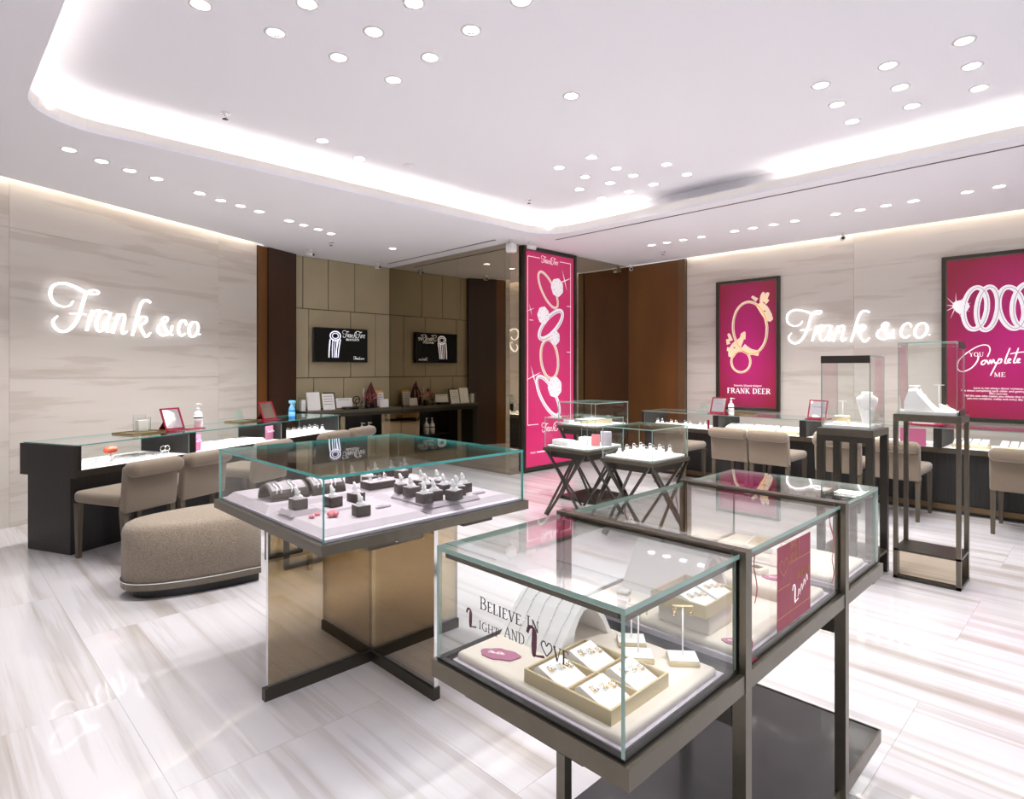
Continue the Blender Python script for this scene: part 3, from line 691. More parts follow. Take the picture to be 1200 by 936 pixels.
# serif stroke capitals, cell height 1
def _l(*s): return [list(x) for x in s]
T_, t_ = .13, .055
CAPS = {
 'A': (.72, [[(.02, 0, t_), (.36, 1, t_)], [(.36, 1, T_), (.70, 0, T_)], [(.14, .34, t_), (.58, .34, t_)], [(-.04, .02, t_), (.16, .02, t_)], [(.56, .02, t_), (.80, .02, t_)]]),
 'B': (.62, [[(.12, 0, T_), (.12, 1, T_)], [(0, .975, t_), (.3, .97, t_), (.48, .86, T_), (.48, .65, T_), (.3, .53, t_), (.12, .52, t_)], [(.3, .52, t_), (.56, .4, T_), (.56, .14, T_), (.35, .03, t_), (0, .025, t_)]]),
 'D': (.72, [[(.12, 0, T_), (.12, 1, T_)], [(0, .975, t_), (.3, .97, t_), (.58, .82, T_), (.66, .5, T_), (.58, .18, T_), (.3, .03, t_), (0, .025, t_)]]),
 'E': (.58, [[(.12, 0, T_), (.12, 1, T_)], [(0, .975, t_), (.52, .975, t_)], [(.52, .99, t_), (.53, .8, t_)], [(.12, .52, t_), (.42, .52, t_)], [(0, .025, t_), (.54, .025, t_)], [(.54, .02, t_), (.57, .22, t_)]]),
 'F': (.55, [[(.12, 0, T_), (.12, 1, T_)], [(0, .975, t_), (.52, .975, t_)], [(.52, .99, t_), (.53, .8, t_)], [(.12, .52, t_), (.42, .52, t_)], [(0, .025, t_), (.26, .025, t_)]]),
 'G': (.75, [[(.66, .8, t_), (.5, .97, t_), (.25, .9, T_), (.08, .6, T_), (.1, .25, T_), (.35, .01, t_), (.62, .12, T_)], [(.64, 0, T_), (.64, .4, T_)], [(.48, .4, t_), (.76, .4, t_)]]),
 'H': (.75, [[(.12, 0, T_), (.12, 1, T_)], [(.62, 0, T_), (.62, 1, T_)], [(.12, .52, t_), (.62, .52, t_)], [(0, .025, t_), (.25, .025, t_)], [(.5, .025, t_), (.75, .025, t_)], [(0, .975, t_), (.25, .975, t_)], [(.5, .975, t_), (.75, .975, t_)]]),
 'I': (.28, [[(.13, 0, T_), (.13, 1, T_)], [(0, .025, t_), (.26, .025, t_)], [(0, .975, t_), (.26, .975, t_)]]),
 'K': (.7, [[(.12, 0, T_), (.12, 1, T_)], [(.14, .45, t_), (.6, .98, t_)], [(.26, .58, T_), (.66, .02, T_)], [(0, .025, t_), (.25, .025, t_)], [(.54, .025, t_), (.76, .025, t_)], [(0, .975, t_), (.25, .975, t_)], [(.46, .975, t_), (.68, .975, t_)]]),
 'L': (.54, [[(.12, 0, T_), (.12, 1, T_)], [(0, .975, t_), (.25, .975, t_)], [(0, .025, t_), (.52, .025, t_)], [(.52, .02, t_), (.54, .24, t_)]]),
 'M': (.9, [[(.1, 0, t_), (.12, 1, t_)], [(.12, 1, T_), (.44, .02, T_)], [(.44, .02, t_), (.76, 1, t_)], [(.78, 0, T_), (.78, 1, T_)], [(0, .025, t_), (.22, .025, t_)], [(.64, .025, t_), (.92, .025, t_)]]),
 'N': (.75, [[(.12, 0, t_), (.12, 1, t_)], [(.12, 1, T_), (.64, 0, T_)], [(.64, 0, t_), (.64, 1, t_)], [(0, .025, t_), (.24, .025, t_)], [(.54, .975, t_), (.76, .975, t_)], [(0, .975, t_), (.14, .975, t_)]]),
 'O': (.78, [[(.38, .98, t_), (.14, .84, T_), (.06, .5, T_), (.14, .16, T_), (.38, .02, t_), (.62, .16, T_), (.7, .5, T_), (.62, .84, T_), (.38, .98, t_)]]),
 'R': (.68, [[(.12, 0, T_), (.12, 1, T_)], [(0, .975, t_), (.32, .97, t_), (.52, .84, T_), (.5, .62, T_), (.32, .5, t_), (.12, .49, t_)], [(.3, .5, T_), (.66, .02, T_)], [(0, .025, t_), (.25, .025, t_)]]),
 'S': (.55, [[(.46, .8, t_), (.36, .96, t_), (.14, .9, T_), (.1, .7, T_), (.4, .45, T_), (.48, .2, T_), (.28, .02, t_), (.08, .16, t_)]]),
 'T': (.62, [[(.3, 0, T_), (.3, 1, T_)], [(.02, .975, t_), (.6, .975, t_)], [(.02, .99, t_), (.01, .8, t_)], [(.6, .99, t_), (.61, .8, t_)], [(.18, .025, t_), (.42, .025, t_)]]),
 'U': (.74, [[(.12, 1, T_), (.12, .3, T_), (.22, .06, T_), (.38, .01, t_), (.54, .06, t_), (.62, .3, t_), (.62, 1, t_)], [(0, .975, t_), (.24, .975, t_)], [(.52, .975, t_), (.74, .975, t_)]]),
 'V': (.7, [[(.06, 1, T_), (.36, 0, T_)], [(.36, 0, t_), (.64, 1, t_)], [(-.03, .975, t_), (.2, .975, t_)], [(.52, .975, t_), (.76, .975, t_)]]),
 'Y': (.68, [[(.04, 1, T_), (.34, .45, T_)], [(.34, .45, t_), (.62, 1, t_)], [(.34, .48, T_), (.34, 0, T_)], [(.22, .025, t_), (.46, .025, t_)]]),
 'C': (.7, [[(.62, .8, t_), (.46, .97, t_), (.22, .9, T_), (.07, .6, T_), (.1, .25, T_), (.34, .01, t_), (.6, .16, t_)]]),
 'P': (.6, [[(.12, 0, T_), (.12, 1, T_)], [(0, .975, t_), (.32, .97, t_), (.54, .84, T_), (.52, .6, T_), (.32, .46, t_), (.12, .46, t_)], [(0, .025, t_), (.25, .025, t_)]]),
}
def caps_line(b, txt, org, U, V, h, width=None, th=.0015, small=None, m=0, bold=1.0):
    """serif lettering; first letters full height, the rest small caps if small is given"""
    tot = 0; items = []; first = True
    for ch in txt:
        if ch == ' ': tot += h * .42; first = True; continue
        k = 1.0 if (first or not small) else small
        w, st = CAPS[ch]; items.append((ch, tot, k)); tot += (w + .13) * h * k; first = False
    s = (width / tot) if width else 1.0
    org, U, V = Vector(org), Vector(U), Vector(V)
    for ch, x, k in items:
        w, st = CAPS[ch]
        for q in st:
            b.stroke([(p[0] * h * k * s, p[1] * h * k, p[2] * h * bold * min(1, .3 + s * .7)) for p in q], org + U * x * s, U, V, th, sub=4 if len(q) > 2 else 1, m=m)
    return tot * s

def small_text(txt, parent, loc, rot, size, matname, name='lettering', align='CENTER'):
    c = bpy.data.curves.new(name, 'FONT'); c.body = txt; c.size = size; c.extrude = .0008; c.align_x = align
    c.space_line = .95
    c.materials.append(M[matname])
    tmp = bpy.data.objects.new(name, c)
    me = bpy.data.meshes.new_from_object(tmp)
    bpy.data.objects.remove(tmp)
    o = bpy.data.objects.new(name, me); COL.objects.link(o); o.parent = parent; o.location = loc; o.rotation_euler = rot
    o['kind'] = 'stuff'
    return o
SIGN['i'] = [[(.03, .233, .028), (.0, .132, .032), (-.01, .045, .026), (.02, .03, .012), (.05, .06, .01)], [(.05, .30, .03), (.052, .294, .03)]]
SIGN['e'] = [[(.0, .12, .010), (.07, .16, .012), (.10, .21, .018), (.06, .235, .02), (.01, .19, .028), (-.02, .1, .03), (.01, .035, .024), (.05, .035, .016), (.1, .08, .010)]]
def script_name(b, org, U, V, h, th=.002, m=0):
    """the words Frank Fire in the shop's script, F height = h"""
    s = h / .45
    U, V, org = Vector(U), Vector(V), Vector(org)
    for k in ('F', 'r', 'a', 'n', 'k'):
        for st in SIGN[k]: b.stroke([(x, y, w * .85) for x, y, w in st], org, U, V, th, m=m, scale=s, sub=4)
    o2 = org + U * (.93 * s)
    for st in SIGN['F']: b.stroke([(x, y, w * .85) for x, y, w in st], o2, U, V, th, m=m, scale=s, sub=4)
    for k, dx in (('i', .36), ('e', .56)):
        for st in SIGN[k]: b.stroke([(x + dx, y, w * .85) for x, y, w in st], o2, U, V, th, m=m, scale=s, sub=4)
    for st in SIGN['r']: b.stroke([(x + .08, y, w * .85) for x, y, w in st], o2, U, V, th, m=m, scale=s, sub=4)

def poster(name, label, loc, rotz, w, h, pm, fw=.035):
    """local x along the wall, -y faces the shop, origin = lower left corner"""
    t = thing(name, label, 'poster', loc, rotz, 'framed jewellery posters')
    b = B(); d = .05
    b.box(0, w, -d, 0, 0, fw).box(0, w, -d, 0, h - fw, h).box(0, fw, -d, 0, fw, h - fw).box(w - fw, w, -d, 0, fw, h - fw)
    b.build('frame', 'frame_dark', t)
    b = B(); q = fw
    b.box(q, w - q, -d + .012, -d + .02, q, q + .012).box(q, w - q, -d + .012, -d + .02, h - q - .012, h - q).box(q, q + .012, -d + .012, -d + .02, q, h - q).box(w - q - .012, w - q, -d + .012, -d + .02, q, h - q)
    b.build('inner_frame', 'frame', t)
    B().box(fw, w - fw, -d + .02, -.01, fw, h - fw).build('print', pm, t)
    return t
PY = -.0315
def art(t, name, strokes, mats, m=0, sub=5, dz=0, th=.002, y=PY):
    b = B()
    for i, st in enumerate(strokes): b.stroke(st, (0, y, dz), (1, 0, 0), (0, 0, 1), -th, m=m, sub=sub)
    return b.build(name, mats, t)

# tall pink poster on the mirrored corner
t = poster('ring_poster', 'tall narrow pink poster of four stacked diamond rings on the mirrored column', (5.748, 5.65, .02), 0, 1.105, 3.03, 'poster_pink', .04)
for i, st in enumerate(TALL):
    art(t, 'ring_picture', [st], 'art_gold' if i in (0, 2) else 'art_white', dz=-.02)
    art(t, 'ring_shading', [[(x * .985 + .012, y - .012, w * .30) for x, y, w in st]], 'art_grey', dz=-.02, y=PY - .001)
def gem(parent, gx, gz, r):
    b = B(); n = 14
    b.add([(gx + r * math.cos(2 * math.pi * i / n) * (1 + .08 * (i % 2)), PY - .003, gz + r * math.sin(2 * math.pi * i / n) * (1 + .08 * (i % 2)) - .02) for i in range(n)], [tuple(range(n))])
    b.add([(gx, PY - .0045, gz - .02)] + [(gx + r * .55 * math.cos(2 * math.pi * i / 7), PY - .0045, gz + r * .55 * math.sin(2 * math.pi * i / 7) - .02) for i in range(7)], [(0, 1 + i, 1 + (i + 1) % 7) for i in range(7)])
    b.build('diamond_picture', 'art_white', parent)
    b = B()
    for i in range(7):
        a0, a1 = 2 * math.pi * i / 7, 2 * math.pi * (i + .5) / 7
        b.stroke([(gx + r * .3 * math.cos(a0), gz + r * .3 * math.sin(a0), .004), (gx + r * .95 * math.cos(a0), gz + r * .95 * math.sin(a0), .010)], (0, PY - .005, -.02), (1, 0, 0), (0, 0, 1), -.0005, sub=1)
        b.stroke([(gx + r * .6 * math.cos(a0), gz + r * .6 * math.sin(a0), .006), (gx + r * .95 * math.cos(a1), gz + r * .95 * math.sin(a1), .006)], (0, PY - .005, -.02), (1, 0, 0), (0, 0, 1), -.0005, sub=1)
    b.build('diamond_shading', 'art_grey', parent)
for gx, gz, r in ((.69, 2.55, .125), (.40, 2.14, .115), (.64, 1.84, .10), (.64, 1.14, .14)): gem(t, gx, gz, r)
for gx, gz, ln in ((.85, 2.66, .16), (.2, 1.30, .16), (.14, 2.2, .09)):
    b = B(); vs = [(gx, PY - .004, gz - .02)]
    for a in range(8):
        q = ln if a % 2 == 0 else ln * .08
        vs.append((gx + q * math.cos(R(a * 45 + 20)), PY - .004, gz + q * math.sin(R(a * 45 + 20)) - .02))
    b.add(vs, [(0, 1 + i, 1 + (i + 1) % 8) for i in range(8)]); b.build('sparkle', 'art_white', t)
b = B()
for q in (((.09, 2.9), (.33, 2.9)), ((.75, 2.9), (.985, 2.9)), ((.09, 2.9), (.09, .62)), ((.985, 2.9), (.985, .62)), ((.09, .62), (.3, .62)), ((.75, .62), (.985, .62)), ((.9, 2.28), (1.0, 2.28)), ((.12, 2.04), (.2, 2.04)), ((.9, 1.62), (.98, 1.62))):
    b.stroke([(*q[0], .007), (*q[1], .007)], (0, PY, 0), (1, 0, 0), (0, 0, 1), -.001, sub=1)
b.build('border_line', 'text_white', t)
b = B(); script_name(b, (.36, PY, 2.84), (1, 0, 0), (0, 0, 1), .10, -.002); b.build('lettering', 'text_white', t)
b = B(); script_name(b, (.37, PY, .50), (1, 0, 0), (0, 0, 1), .13, -.002); b.build('lettering', 'text_white', t)
b = B()
for i in range(3): b = B(); b.ring((.16 + i * .035, PY, .24), .010, .002, (0, 1, 0), n=10, k=4); b.build('icon_ring', 'text_white', t)
b = B()
b.stroke([(.27, .24, .014), (.46, .24, .014)], (0, PY, 0), (1, 0, 0), (0, 0, 1), -.001, sub=1)
b.build('lettering', 'text_white', t)

# deer ring poster
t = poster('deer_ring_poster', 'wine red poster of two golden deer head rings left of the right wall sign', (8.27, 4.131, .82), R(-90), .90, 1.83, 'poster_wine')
art(t, 'ring_picture', [[(x, y, w * (1.0 if i < 2 else (1.9 if max(q[2] for q in st) < .04 else 1.25))) for x, y, w in st] for i, st in enumerate(DEER)], 'art_gold', dz=-.82)
for ex, ez in ((.70, 2.19), (.27, 1.70)):
    b = B(); b.stroke([(ex - .012, ez, .016), (ex + .012, ez - .004, .012)], (0, PY - .003, -.82), (1, 0, 0), (0, 0, 1), -.001, sub=1); b.build('eye', 'joint_dark', t)
art(t, 'ring_shading', [[(x + .006, y - .006, w * .22) for x, y, w in st] for st in DEER[:2]], 'gold', dz=-.82, y=PY - .002)
b = B(); caps_line(b, 'FRANK DEER', (.165, PY, .235), (1, 0, 0), (0, 0, 1), .072, width=.62, th=-.002, bold=1.2); b.build('lettering', 'text_white', t)
small_text('Exquisite. Uniquely designed', t, (.46, PY - .001, .335), (R(90), 0, 0), .034, 'text_white')

# interlocking rings poster, cut by the picture's edge
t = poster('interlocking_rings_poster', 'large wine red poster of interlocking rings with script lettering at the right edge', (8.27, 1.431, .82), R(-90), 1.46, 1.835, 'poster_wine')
RR = RINGS + [[(x + .42, y + .0, w) for x, y, w in RINGS[0]]]
for i, st in enumerate(RR):
    art(t, 'ring_picture', [[(x, y, .05) for x, y, w in st]] if i != 3 else [[(.10, 2.11, .05), (.15, 2.10, .13), (.20, 2.07, .14), (.235, 2.05, .08)]], 'art_white', dz=-.82, y=PY - .0004 * i)
    if i != 3: art(t, 'ring_shading', [[(x + .008, y, .010) for x, y, w in st]], 'art_grey', dz=-.82, y=PY - .0004 * i - .0015)
art(t, 'sparkle', [[(.13, 2.10, .012), (.13 + .14 * math.cos(R(a)), 2.10 + .14 * math.sin(R(a)), .001)] for a in range(10, 360, 40)], 'art_white', sub=1, dz=-.82, y=PY - .003)
b = B()
for st in SCRIPT: b.stroke([(x, y, max(w, .007) * 1.2) for x, y, w in st], (0, PY, -.82), (1, 0, 0), (0, 0, 1), -.002, sub=6)
b.build('script_lettering', 'text_white', t)
b = B()
caps_line(b, 'YOU', (.250, PY, .715), (1, 0, 0), (0, 0, 1), .045, width=.13, th=-.002, bold=1.2); b.build('lettering', 'text_white', t); b = B()
caps_line(b, 'ME', (.465, PY, .495), (1, 0, 0), (0, 0, 1), .045, width=.10, th=-.002, bold=1.2); b.build('lettering', 'text_white', t)
small_text("Love is not always about romance.\nIt is about completing each other and getting through\nlife's journey\nTell the one who makes you whole that together\nyou are complete, today and every day after", t, (.50, PY - .001, .36), (R(90), 0, 0), .030, 'text_white')

# television on the beige wall
t = thing('television', 'flat black television showing a bracelet on the beige panel wall', 'television', (4.16, 8.40, 1.50))
B().rbox(0, .91, .0, .045, 0, .52, .006, 2).build('housing', 'black', t)
B().box(.01, .90, -.002, .0, .012, .51).build('screen', 'tvscreen', t)
B().box(.3, .6, .045, .08, .15, .38).build('wall_bracket', 'frame_dark', t)
b = B(); o = (0, -.003, 0); U, V = (1, 0, 0), (0, 0, 1)
cx, cz = .35, .40
for rr, w in ((.085, .018), (.05, .012)):
    b.stroke([(cx + rr * math.cos(R(a)), cz + rr * .8 * math.sin(R(a)), w) for a in range(0, 361, 24)], o, U, V, -.001, sub=3)
for x0, x1, w in ((-.085, -.105, .02), (-.04, -.05, .014), (.0, -.02, .012), (.05, .0, .016), (.085, .045, .018), (.03, .02, .01)):
    b.stroke([(cx + x0, cz - .05, w), (cx + (x0 + x1) / 2 - .005, cz - .19, w), (cx + x1, cz - .33, w * .8)], o, U, V, -.001, sub=4)
b.build('bracelet_picture', 'screen_white', t)
b = B(); script_name(b, (.47, -.003, .375), U, V, .11, -.001); b.build('lettering', 'text_white', t)
b = B(); caps_line(b, 'BRACELETS', (.53, -.003, .335), U, V, .03, width=.23, th=-.001, bold=1.3); b.build('lettering', 'text_white', t)
b = B(); script = ('F', 'r', 'a', 'n', 'k', 'amp', 'c', 'o', 'dot')
for k in script:
    for st in SIGN[k]: b.stroke([(x, y, w * 1.2) for x, y, w in st], (.66, -.003, .04), U, V, -.001, scale=.115, sub=3)
b.build('lettering', 'text_white', t)

# ================================================================ GLASS CASES
def pane(parent, x0, x1, y0, y1, z0, z1, gl='glass', ed='edge_pale', name='glass_pane'):
    d = [x1 - x0, y1 - y0, z1 - z0]; ax = d.index(min(d))
    b = B().box(x0, x1, y0, y1, z0, z1, 0, 1, ax)
    if ax != 2: b.m[0] = 2      # seated in a black seal
    return b.build(name, [gl, ed, 'black'], parent)

# ---- ring case (square case on a cross of bronze glass)
t = thing('ring_display_case', 'square glass ring case on crossed bronze glass panels, in the centre left', 'display case', (1.58, 2.60, 0))
X0, X1, Y0, Y1 = -.54, .545, -.56, .555
b = B()
zr0, zr1 = .715, .755
b.box(X0, X1, Y0, Y0 + .03, zr0, zr1).box(X0, X1, Y1 - .03, Y1, zr0, zr1).box(X0, X0 + .03, Y0 + .03, Y1 - .03, zr0, zr1).box(X1 - .03, X1, Y0 + .03, Y1 - .03, zr0, zr1)
b.build('table_frame', 'frame', t)
B().box(X0 + .03, X1 - .03, Y0 + .03, Y1 - .03, .72, .745).build('table_board', 'frame_dark', t)
gx0, gx1, gy0, gy1 = X0 + .018, X1 - .018, Y0 + .018, Y1 - .018
g = .008
pane(t, gx0, gx1, gy0, gy1, .992, 1.003, 'glass_top', 'edge_teal')
pane(t, gx0, gx1, gy0, gy0 + g, .7555, .9915, ed='edge_teal')
pane(t, gx0, gx1, gy1 - g, gy1, .7555, .9915, ed='edge_pale')
pane(t, gx0, gx0 + g, gy0 + g, gy1 - g, .7555, .9915, ed='edge_teal')
pane(t, gx1 - g, gx1, gy0 + g, gy1 - g, .7555, .9915, ed='edge_pale')
B().box(gx0 + .012, gx1 - .012, gy0 + .012, gy1 - .012, .7455, .765).build('display_board', 'bed_side', t)
pane(t, -.55 + .02, .50, -.068, -.048, .05, .7145, 'glass_tint', 'chrome', 'leg_panel')
pane(t, -.03, -.01, -.56, -.069, .05, .7145, 'glass_tint', 'chrome', 'leg_panel')
pane(t, -.03, -.01, -.047, .42, .05, .7145, 'glass_tint', 'chrome', 'leg_panel')
B().box(-.545, .505, -.075, -.041, 0, .05).box(-.037, -.003, -.565, -.0755, 0, .05).box(-.037, -.003, -.0405, .425, 0, .05).build('base_bar', 'frame_dark', t)
B().rbox(-.33, -.06, -.53, -.40, .685, .7145, .004).build('lock_box', 'frame', t)
B().rbox(.2, .38, -.48, -.35, .675, .7145, .004).build('lock_box', 'frame_dark', t)
B().lathe([(.006, 0), (.006, .004)], c=(-.2, -.535, .70), n=8).build('lock', 'chrome', t)
area_light('case_lamp', (0, 0, .985), .9, .9, .35, parent=t, color=(1, .98, .96))

def slab(x0, x1, y0, y1, z0, h, label, bev=.03, mt='lilac'):
    o = thing('display_plinth', label, 'display plinth', ((x0 + x1) / 2, (y0 + y1) / 2, z0), 0, 'plinths in the ring case')
    a, c = (x1 - x0) / 2, (y1 - y0) / 2
    b = B()
    vs = [(-a, -c, .001), (a, -c, .001), (a, c, .001), (-a, c, .001), (-a + bev, -c + bev, h), (a - bev, -c + bev, h), (a - bev, c - bev, h), (-a + bev, c - bev, h)]
    b.add(vs, [(0, 3, 2, 1), (4, 5, 6, 7), (0, 1, 5, 4), (1, 2, 6, 5), (2, 3, 7, 6), (3, 0, 4, 7)])
    b.build('slab', mt, o)
    return o
ZB = .765
slab(1.075, 1.57, 2.105, 2.60, ZB, .022, 'pale slope-sided plinth at the near corner of the ring case')
slab(1.075, 1.57, 2.62, 3.10, ZB, .030, 'pale slope-sided plinth under the two arched bracelet holders')
slab(1.59, 2.085, 2.105, 2.60, ZB, .022, 'pale slope-sided plinth under the front ring cluster')
slab(1.59, 2.085, 2.62, 3.10, ZB, .022, 'pale slope-sided plinth at the far corner of the ring case')
Z2 = ZB + .022
slab(1.09, 1.22, 2.40, 2.53, Z2, .020, 'little square plinth lifting one ring block near the left glass', .012)
slab(1.61, 1.89, 2.13, 2.46, Z2, .018, 'low plinth lifting the front ring cluster', .014)
slab(1.23, 1.40, 2.37, 2.56, Z2, .008, 'thin plinth below the two ring blocks near the corner edge', .006)

# ring stands
def ring_stand(x, y, z, label, rz=0, s=1.0):
    if 'rs' not in shared:
        t = thing('ring_stand', label, 'ring stand', (x, y, z), rz, 'ring stands in the ring case')
        B().rbox(-.030, .030, -.030, .030, .0005, .044, .002, 1).build('block', 'taupe', t)
        B().box(-.028, .028, -.028, .028, .044, .046).build('top_plate', 'lilac', t)
        b = B(); b.lathe([(.021, .046), (.019, .054), (.011, .060)], n=14)
        b.tube([(0, 0, .052), (-.003, 0, .066), (-.009, 0, .084), (-.013, 0, .094)], [.010, .009, .0075, .0045], 10)
        b.build('finger', 'whitemat', t)
        r = B(); r.ring((-.004, 0, .068), .0105, .0028, (-.3, 0, 1), n=16, k=6); r.ball((.005, 0, .072), .0055, seg=6); r.build('ring', 'silver', t)
        shared['rs'] = t
        return t
    return dup(shared['rs'], (x, y, z), rz, label)
zs_ = Z2
ring_stand(1.145, 2.452, Z2 + .020, 'single brown ring block on its own little plinth by the left glass')
ring_stand(1.300, 2.440, Z2 + .008, 'brown ring block directly behind the teal corner edge', .1)
ring_stand(1.318, 2.235, Z2, 'brown ring block nearest the front glass of the ring case', -.1)
ring_stand(1.43, 2.47, Z2, 'brown ring block behind the one nearest the front glass', .2)
cl = [(1.652, 2.428), (1.641, 2.335), (1.60, 2.175), (1.777, 2.44), (1.735, 2.345), (1.838, 2.39), (1.67, 2.195), (1.735, 2.135), (1.81, 2.20), (1.875, 2.235), (1.79, 2.275)]
for i, (x, y) in enumerate(sorted(cl, key=lambda p: p[0] * .712 - p[1] * .702)):
    ring_stand(x, y, Z2 + .018, 'brown ring block in the front cluster of the ring case, %s from the left' % ORD[i], (i % 3 - 1) * .25)
for i, (x, y) in enumerate([(1.66, 2.90), (1.70, 2.80), (1.82, 2.93), (1.93, 2.94), (1.93, 2.84), (2.03, 2.95)]):
    ring_stand(x, y, Z2, 'brown ring block at the far side of the ring case, %s from the left' % ORD[i], .3)
# ring tray behind
t = thing('ring_tray', 'low brown tray with three rings in the middle of the ring case', 'ring tray', (1.69, 2.70, Z2))
B().rbox(-.075, .075, -.05, .05, .0005, .036, .002, 1).build('block', 'taupe', t)
B().box(-.072, .072, -.047, .047, .036, .038).build('top_plate', 'lilac', t)
for i, (x, y) in enumerate(((-.045, 0), (.0, -.015), (.045, .01))):
    b = B(); b.lathe([(.014, .038), (.009, .05), (.003, .056)], c=(x, y, 0), n=10).ring((x, y, .056), .0095, .002, (0, 1, .2), n=14, k=5); b.build('ring', 'silver', t)

def bangle_arch(x, y, z, rz, label, L=.18):
    t = thing('bracelet_arch', label, 'bracelet holder', (x, y, z), rz, 'arched bracelet holders')
    b = B(); n = 14; ro, ri, w = .078, .066, L
    vs = []
    for i in range(n + 1):
        a = math.pi * i / n
        for r, q in ((ro, 0), (ri, 0), (ro, w), (ri, w)):
            vs.append((-r * math.cos(a), q, .0005 + r * .92 * math.sin(a)))
    fs = []
    for i in range(n):
        o, p = 4 * i, 4 * i + 4
        fs += [(o, p, p + 2, o + 2), (o + 1, o + 3, p + 3, p + 1), (o, o + 1, p + 1, p), (o + 2, p + 2, p + 3, o + 3)]
    fs += [(0, 2, 3, 1), (4 * n, 4 * n + 1, 4 * n + 3, 4 * n + 2)]
    b.add(vs, fs, 0, False); b.build('arch', 'taupe', t)
    b = B(); m = 8
    vs = [(-(ro + .001) * math.cos(math.pi * (.22 + .56 * i / m)), q, .0005 + (ro + .001) * .92 * math.sin(math.pi * (.22 + .56 * i / m))) for i in range(m + 1) for q in (.01, w - .01)]
    b.add(vs, [(2 * i, 2 * i + 1, 2 * i + 3, 2 * i + 2) for i in range(m)]); b.build('cover', 'lilac', t)
    for k_ in (.03, .10):
        b = B()
        for k in range(2): b.tube([(-(ro + .005) * math.cos(math.pi * (.15 + .7 * i / 10)), k_ + k * .02 + .006 * math.sin(i * 1.7), .0005 + (ro + .005) * .92 * math.sin(math.pi * (.15 + .7 * i / 10))) for i in range(11)], .0035, 6)
        b.build('bracelet', 'silver', t)
    return t
bangle_arch(1.135, 2.775, ZB + .030, R(-90), 'dark arched bracelet holder nearest the left corner of the ring case')
bangle_arch(1.335, 2.775, ZB + .030, R(-90), 'dark arched bracelet holder further right, behind the teal edge', .17)

def rosette(name, label, cat, x, y, z, r, mt, group, stem=None):
    t = thing(name, label, cat, (x, y, z), 0, group)
    for k in range(3):
        b = B()
        for i in range(5):
            a = i * 1.257 + k * .6; q = r * (1.0 - k * .28)
            c = Vector((math.cos(a) * q * .55, math.sin(a) * q * .55, r * (.55 + k * .22)))
            b.ball(tuple(c), q * .55, seg=8, sq=(1, 1, .8))
        b.build('petal', mt, t)
    return t
rosette('rose_bloom', 'single coral pink rose right of the teal corner edge', 'flower', 1.222, 2.295, Z2, .024, 'rose', 'loose roses in the ring case')
rosette('rose_bloom', 'smaller pink rose left of the teal corner edge, the nearer one', 'flower', 1.148, 2.335, Z2, .013, 'rose', 'loose roses in the ring case')
rosette('rose_bloom', 'smaller pink rose left of the teal corner edge, the further one', 'flower', 1.186, 2.36, Z2, .012, 'rose', 'loose roses in the ring case')
def plaque(x, y, z, rz, label, w=.07, d=.02, mt='lilac', lt='text_white'):
    t = thing('name_plaque', label, 'plaque', (x, y, z), rz, 'small plaques in the ring case')
    B().rbox(-w / 2, w / 2, -d / 2, d / 2, .0005, .010, .002, 1).build('block', mt, t)
    b = B(); script_name(b, (-w * .36, -d * .12, .0102), (1, 0, 0), (0, 1, 0), d * .5, .0004); b.build('lettering', 'taupe', t)
plaque(1.46, 2.29, Z2, 0, 'small pale name plaque left of the front ring cluster')
plaque(1.955, 2.215, Z2, 0, 'small pale name plaque right of the front ring cluster')

# ---- long front case in three bays
FX0, FX1, FY0, FY1 = .836, 2.313, .58, 1.09
t = thing('long_display_case', 'long three-bay glass jewellery case on dark metal posts in the foreground', 'display case', (0, 0, 0))
b = B(); z0, z1 = .703, .742; e = .012
b.box(FX0 - .006, FX1 + .012, FY0 - e, FY0 + .02, z0, z1).box(FX0 - .006, FX1 + .012, FY1 - .02, FY1 + e, z0, z1)
b.box(FX0 - .006, FX0 + .02, FY0 + .02, FY1 - .02, z0, z1).box(FX1 - .014, FX1 + .012, FY0 + .02, FY1 - .02, z0, z1)
b.build('table_frame', 'frame', t)
B().box(FX0 + .02, FX1 - .014, FY0 + .02, FY1 - .02, .705, .728).build('table_board', 'black', t)
pw = .030
bays = [1.262, 1.925]
for i, bx in enumerate(bays):
    for y in (FY0 - e - .002, FY1 + e - pw + .002):
        B().box(bx, bx + pw, y, y + pw, .0, 1.006).build('post', 'frame', t)
    B().box(bx, bx + pw, FY0 - e + pw, FY1 + e - pw, .986, 1.006).build('top_bar', 'frame', t)
    B().box(bx, bx + pw, FY0 - e + pw, FY1 + e - pw, .62, .66).build('cross_bar', 'frame_dark', t)
B().box(1.292, 1.925, FY0 + .10, FY0 + .14, .62, .66).build('stretcher', 'frame_dark', t)
B().box(1.292, 1.925, FY1 - .14, FY1 - .10, .62, .66).build('stretcher', 'frame_dark', t)
B().rbox(.90, 1.24, .72, 1.07, .64, .7025, .004).build('lock_box', 'frame_dark', t)
B().box(.55, 2.345, FY0 + .005, FY1 + .02, .12, .16).build('shelf', 'shelf', t)
B().box(.545, 2.35, FY0 - .0, FY0 + .005, .118, .163).box(2.345, 2.35, FY0 + .005, FY1 + .02, .118, .163).build('shelf_edge', 'frame', t)
g = .008
segs = [(FX0, bays[0]), (bays[0] + pw, bays[1]), (bays[1] + pw, FX1)]
for i, (a, c) in enumerate(segs):
    pane(t, a, c, FY0, FY1, .990, 1.0, 'glass_top')
    pane(t, a, c, FY0, FY0 + g, .7485, .9895)
    pane(t, a, c, FY1 - g, FY1, .7485, .9895)
    B().box(a, c, FY0 + .001, FY0 + .014, .7425, .748).build('gasket', 'black', t)
    B().box(a, c, FY1 - .014, FY1 - .001, .7425, .748).build('gasket', 'black', t)
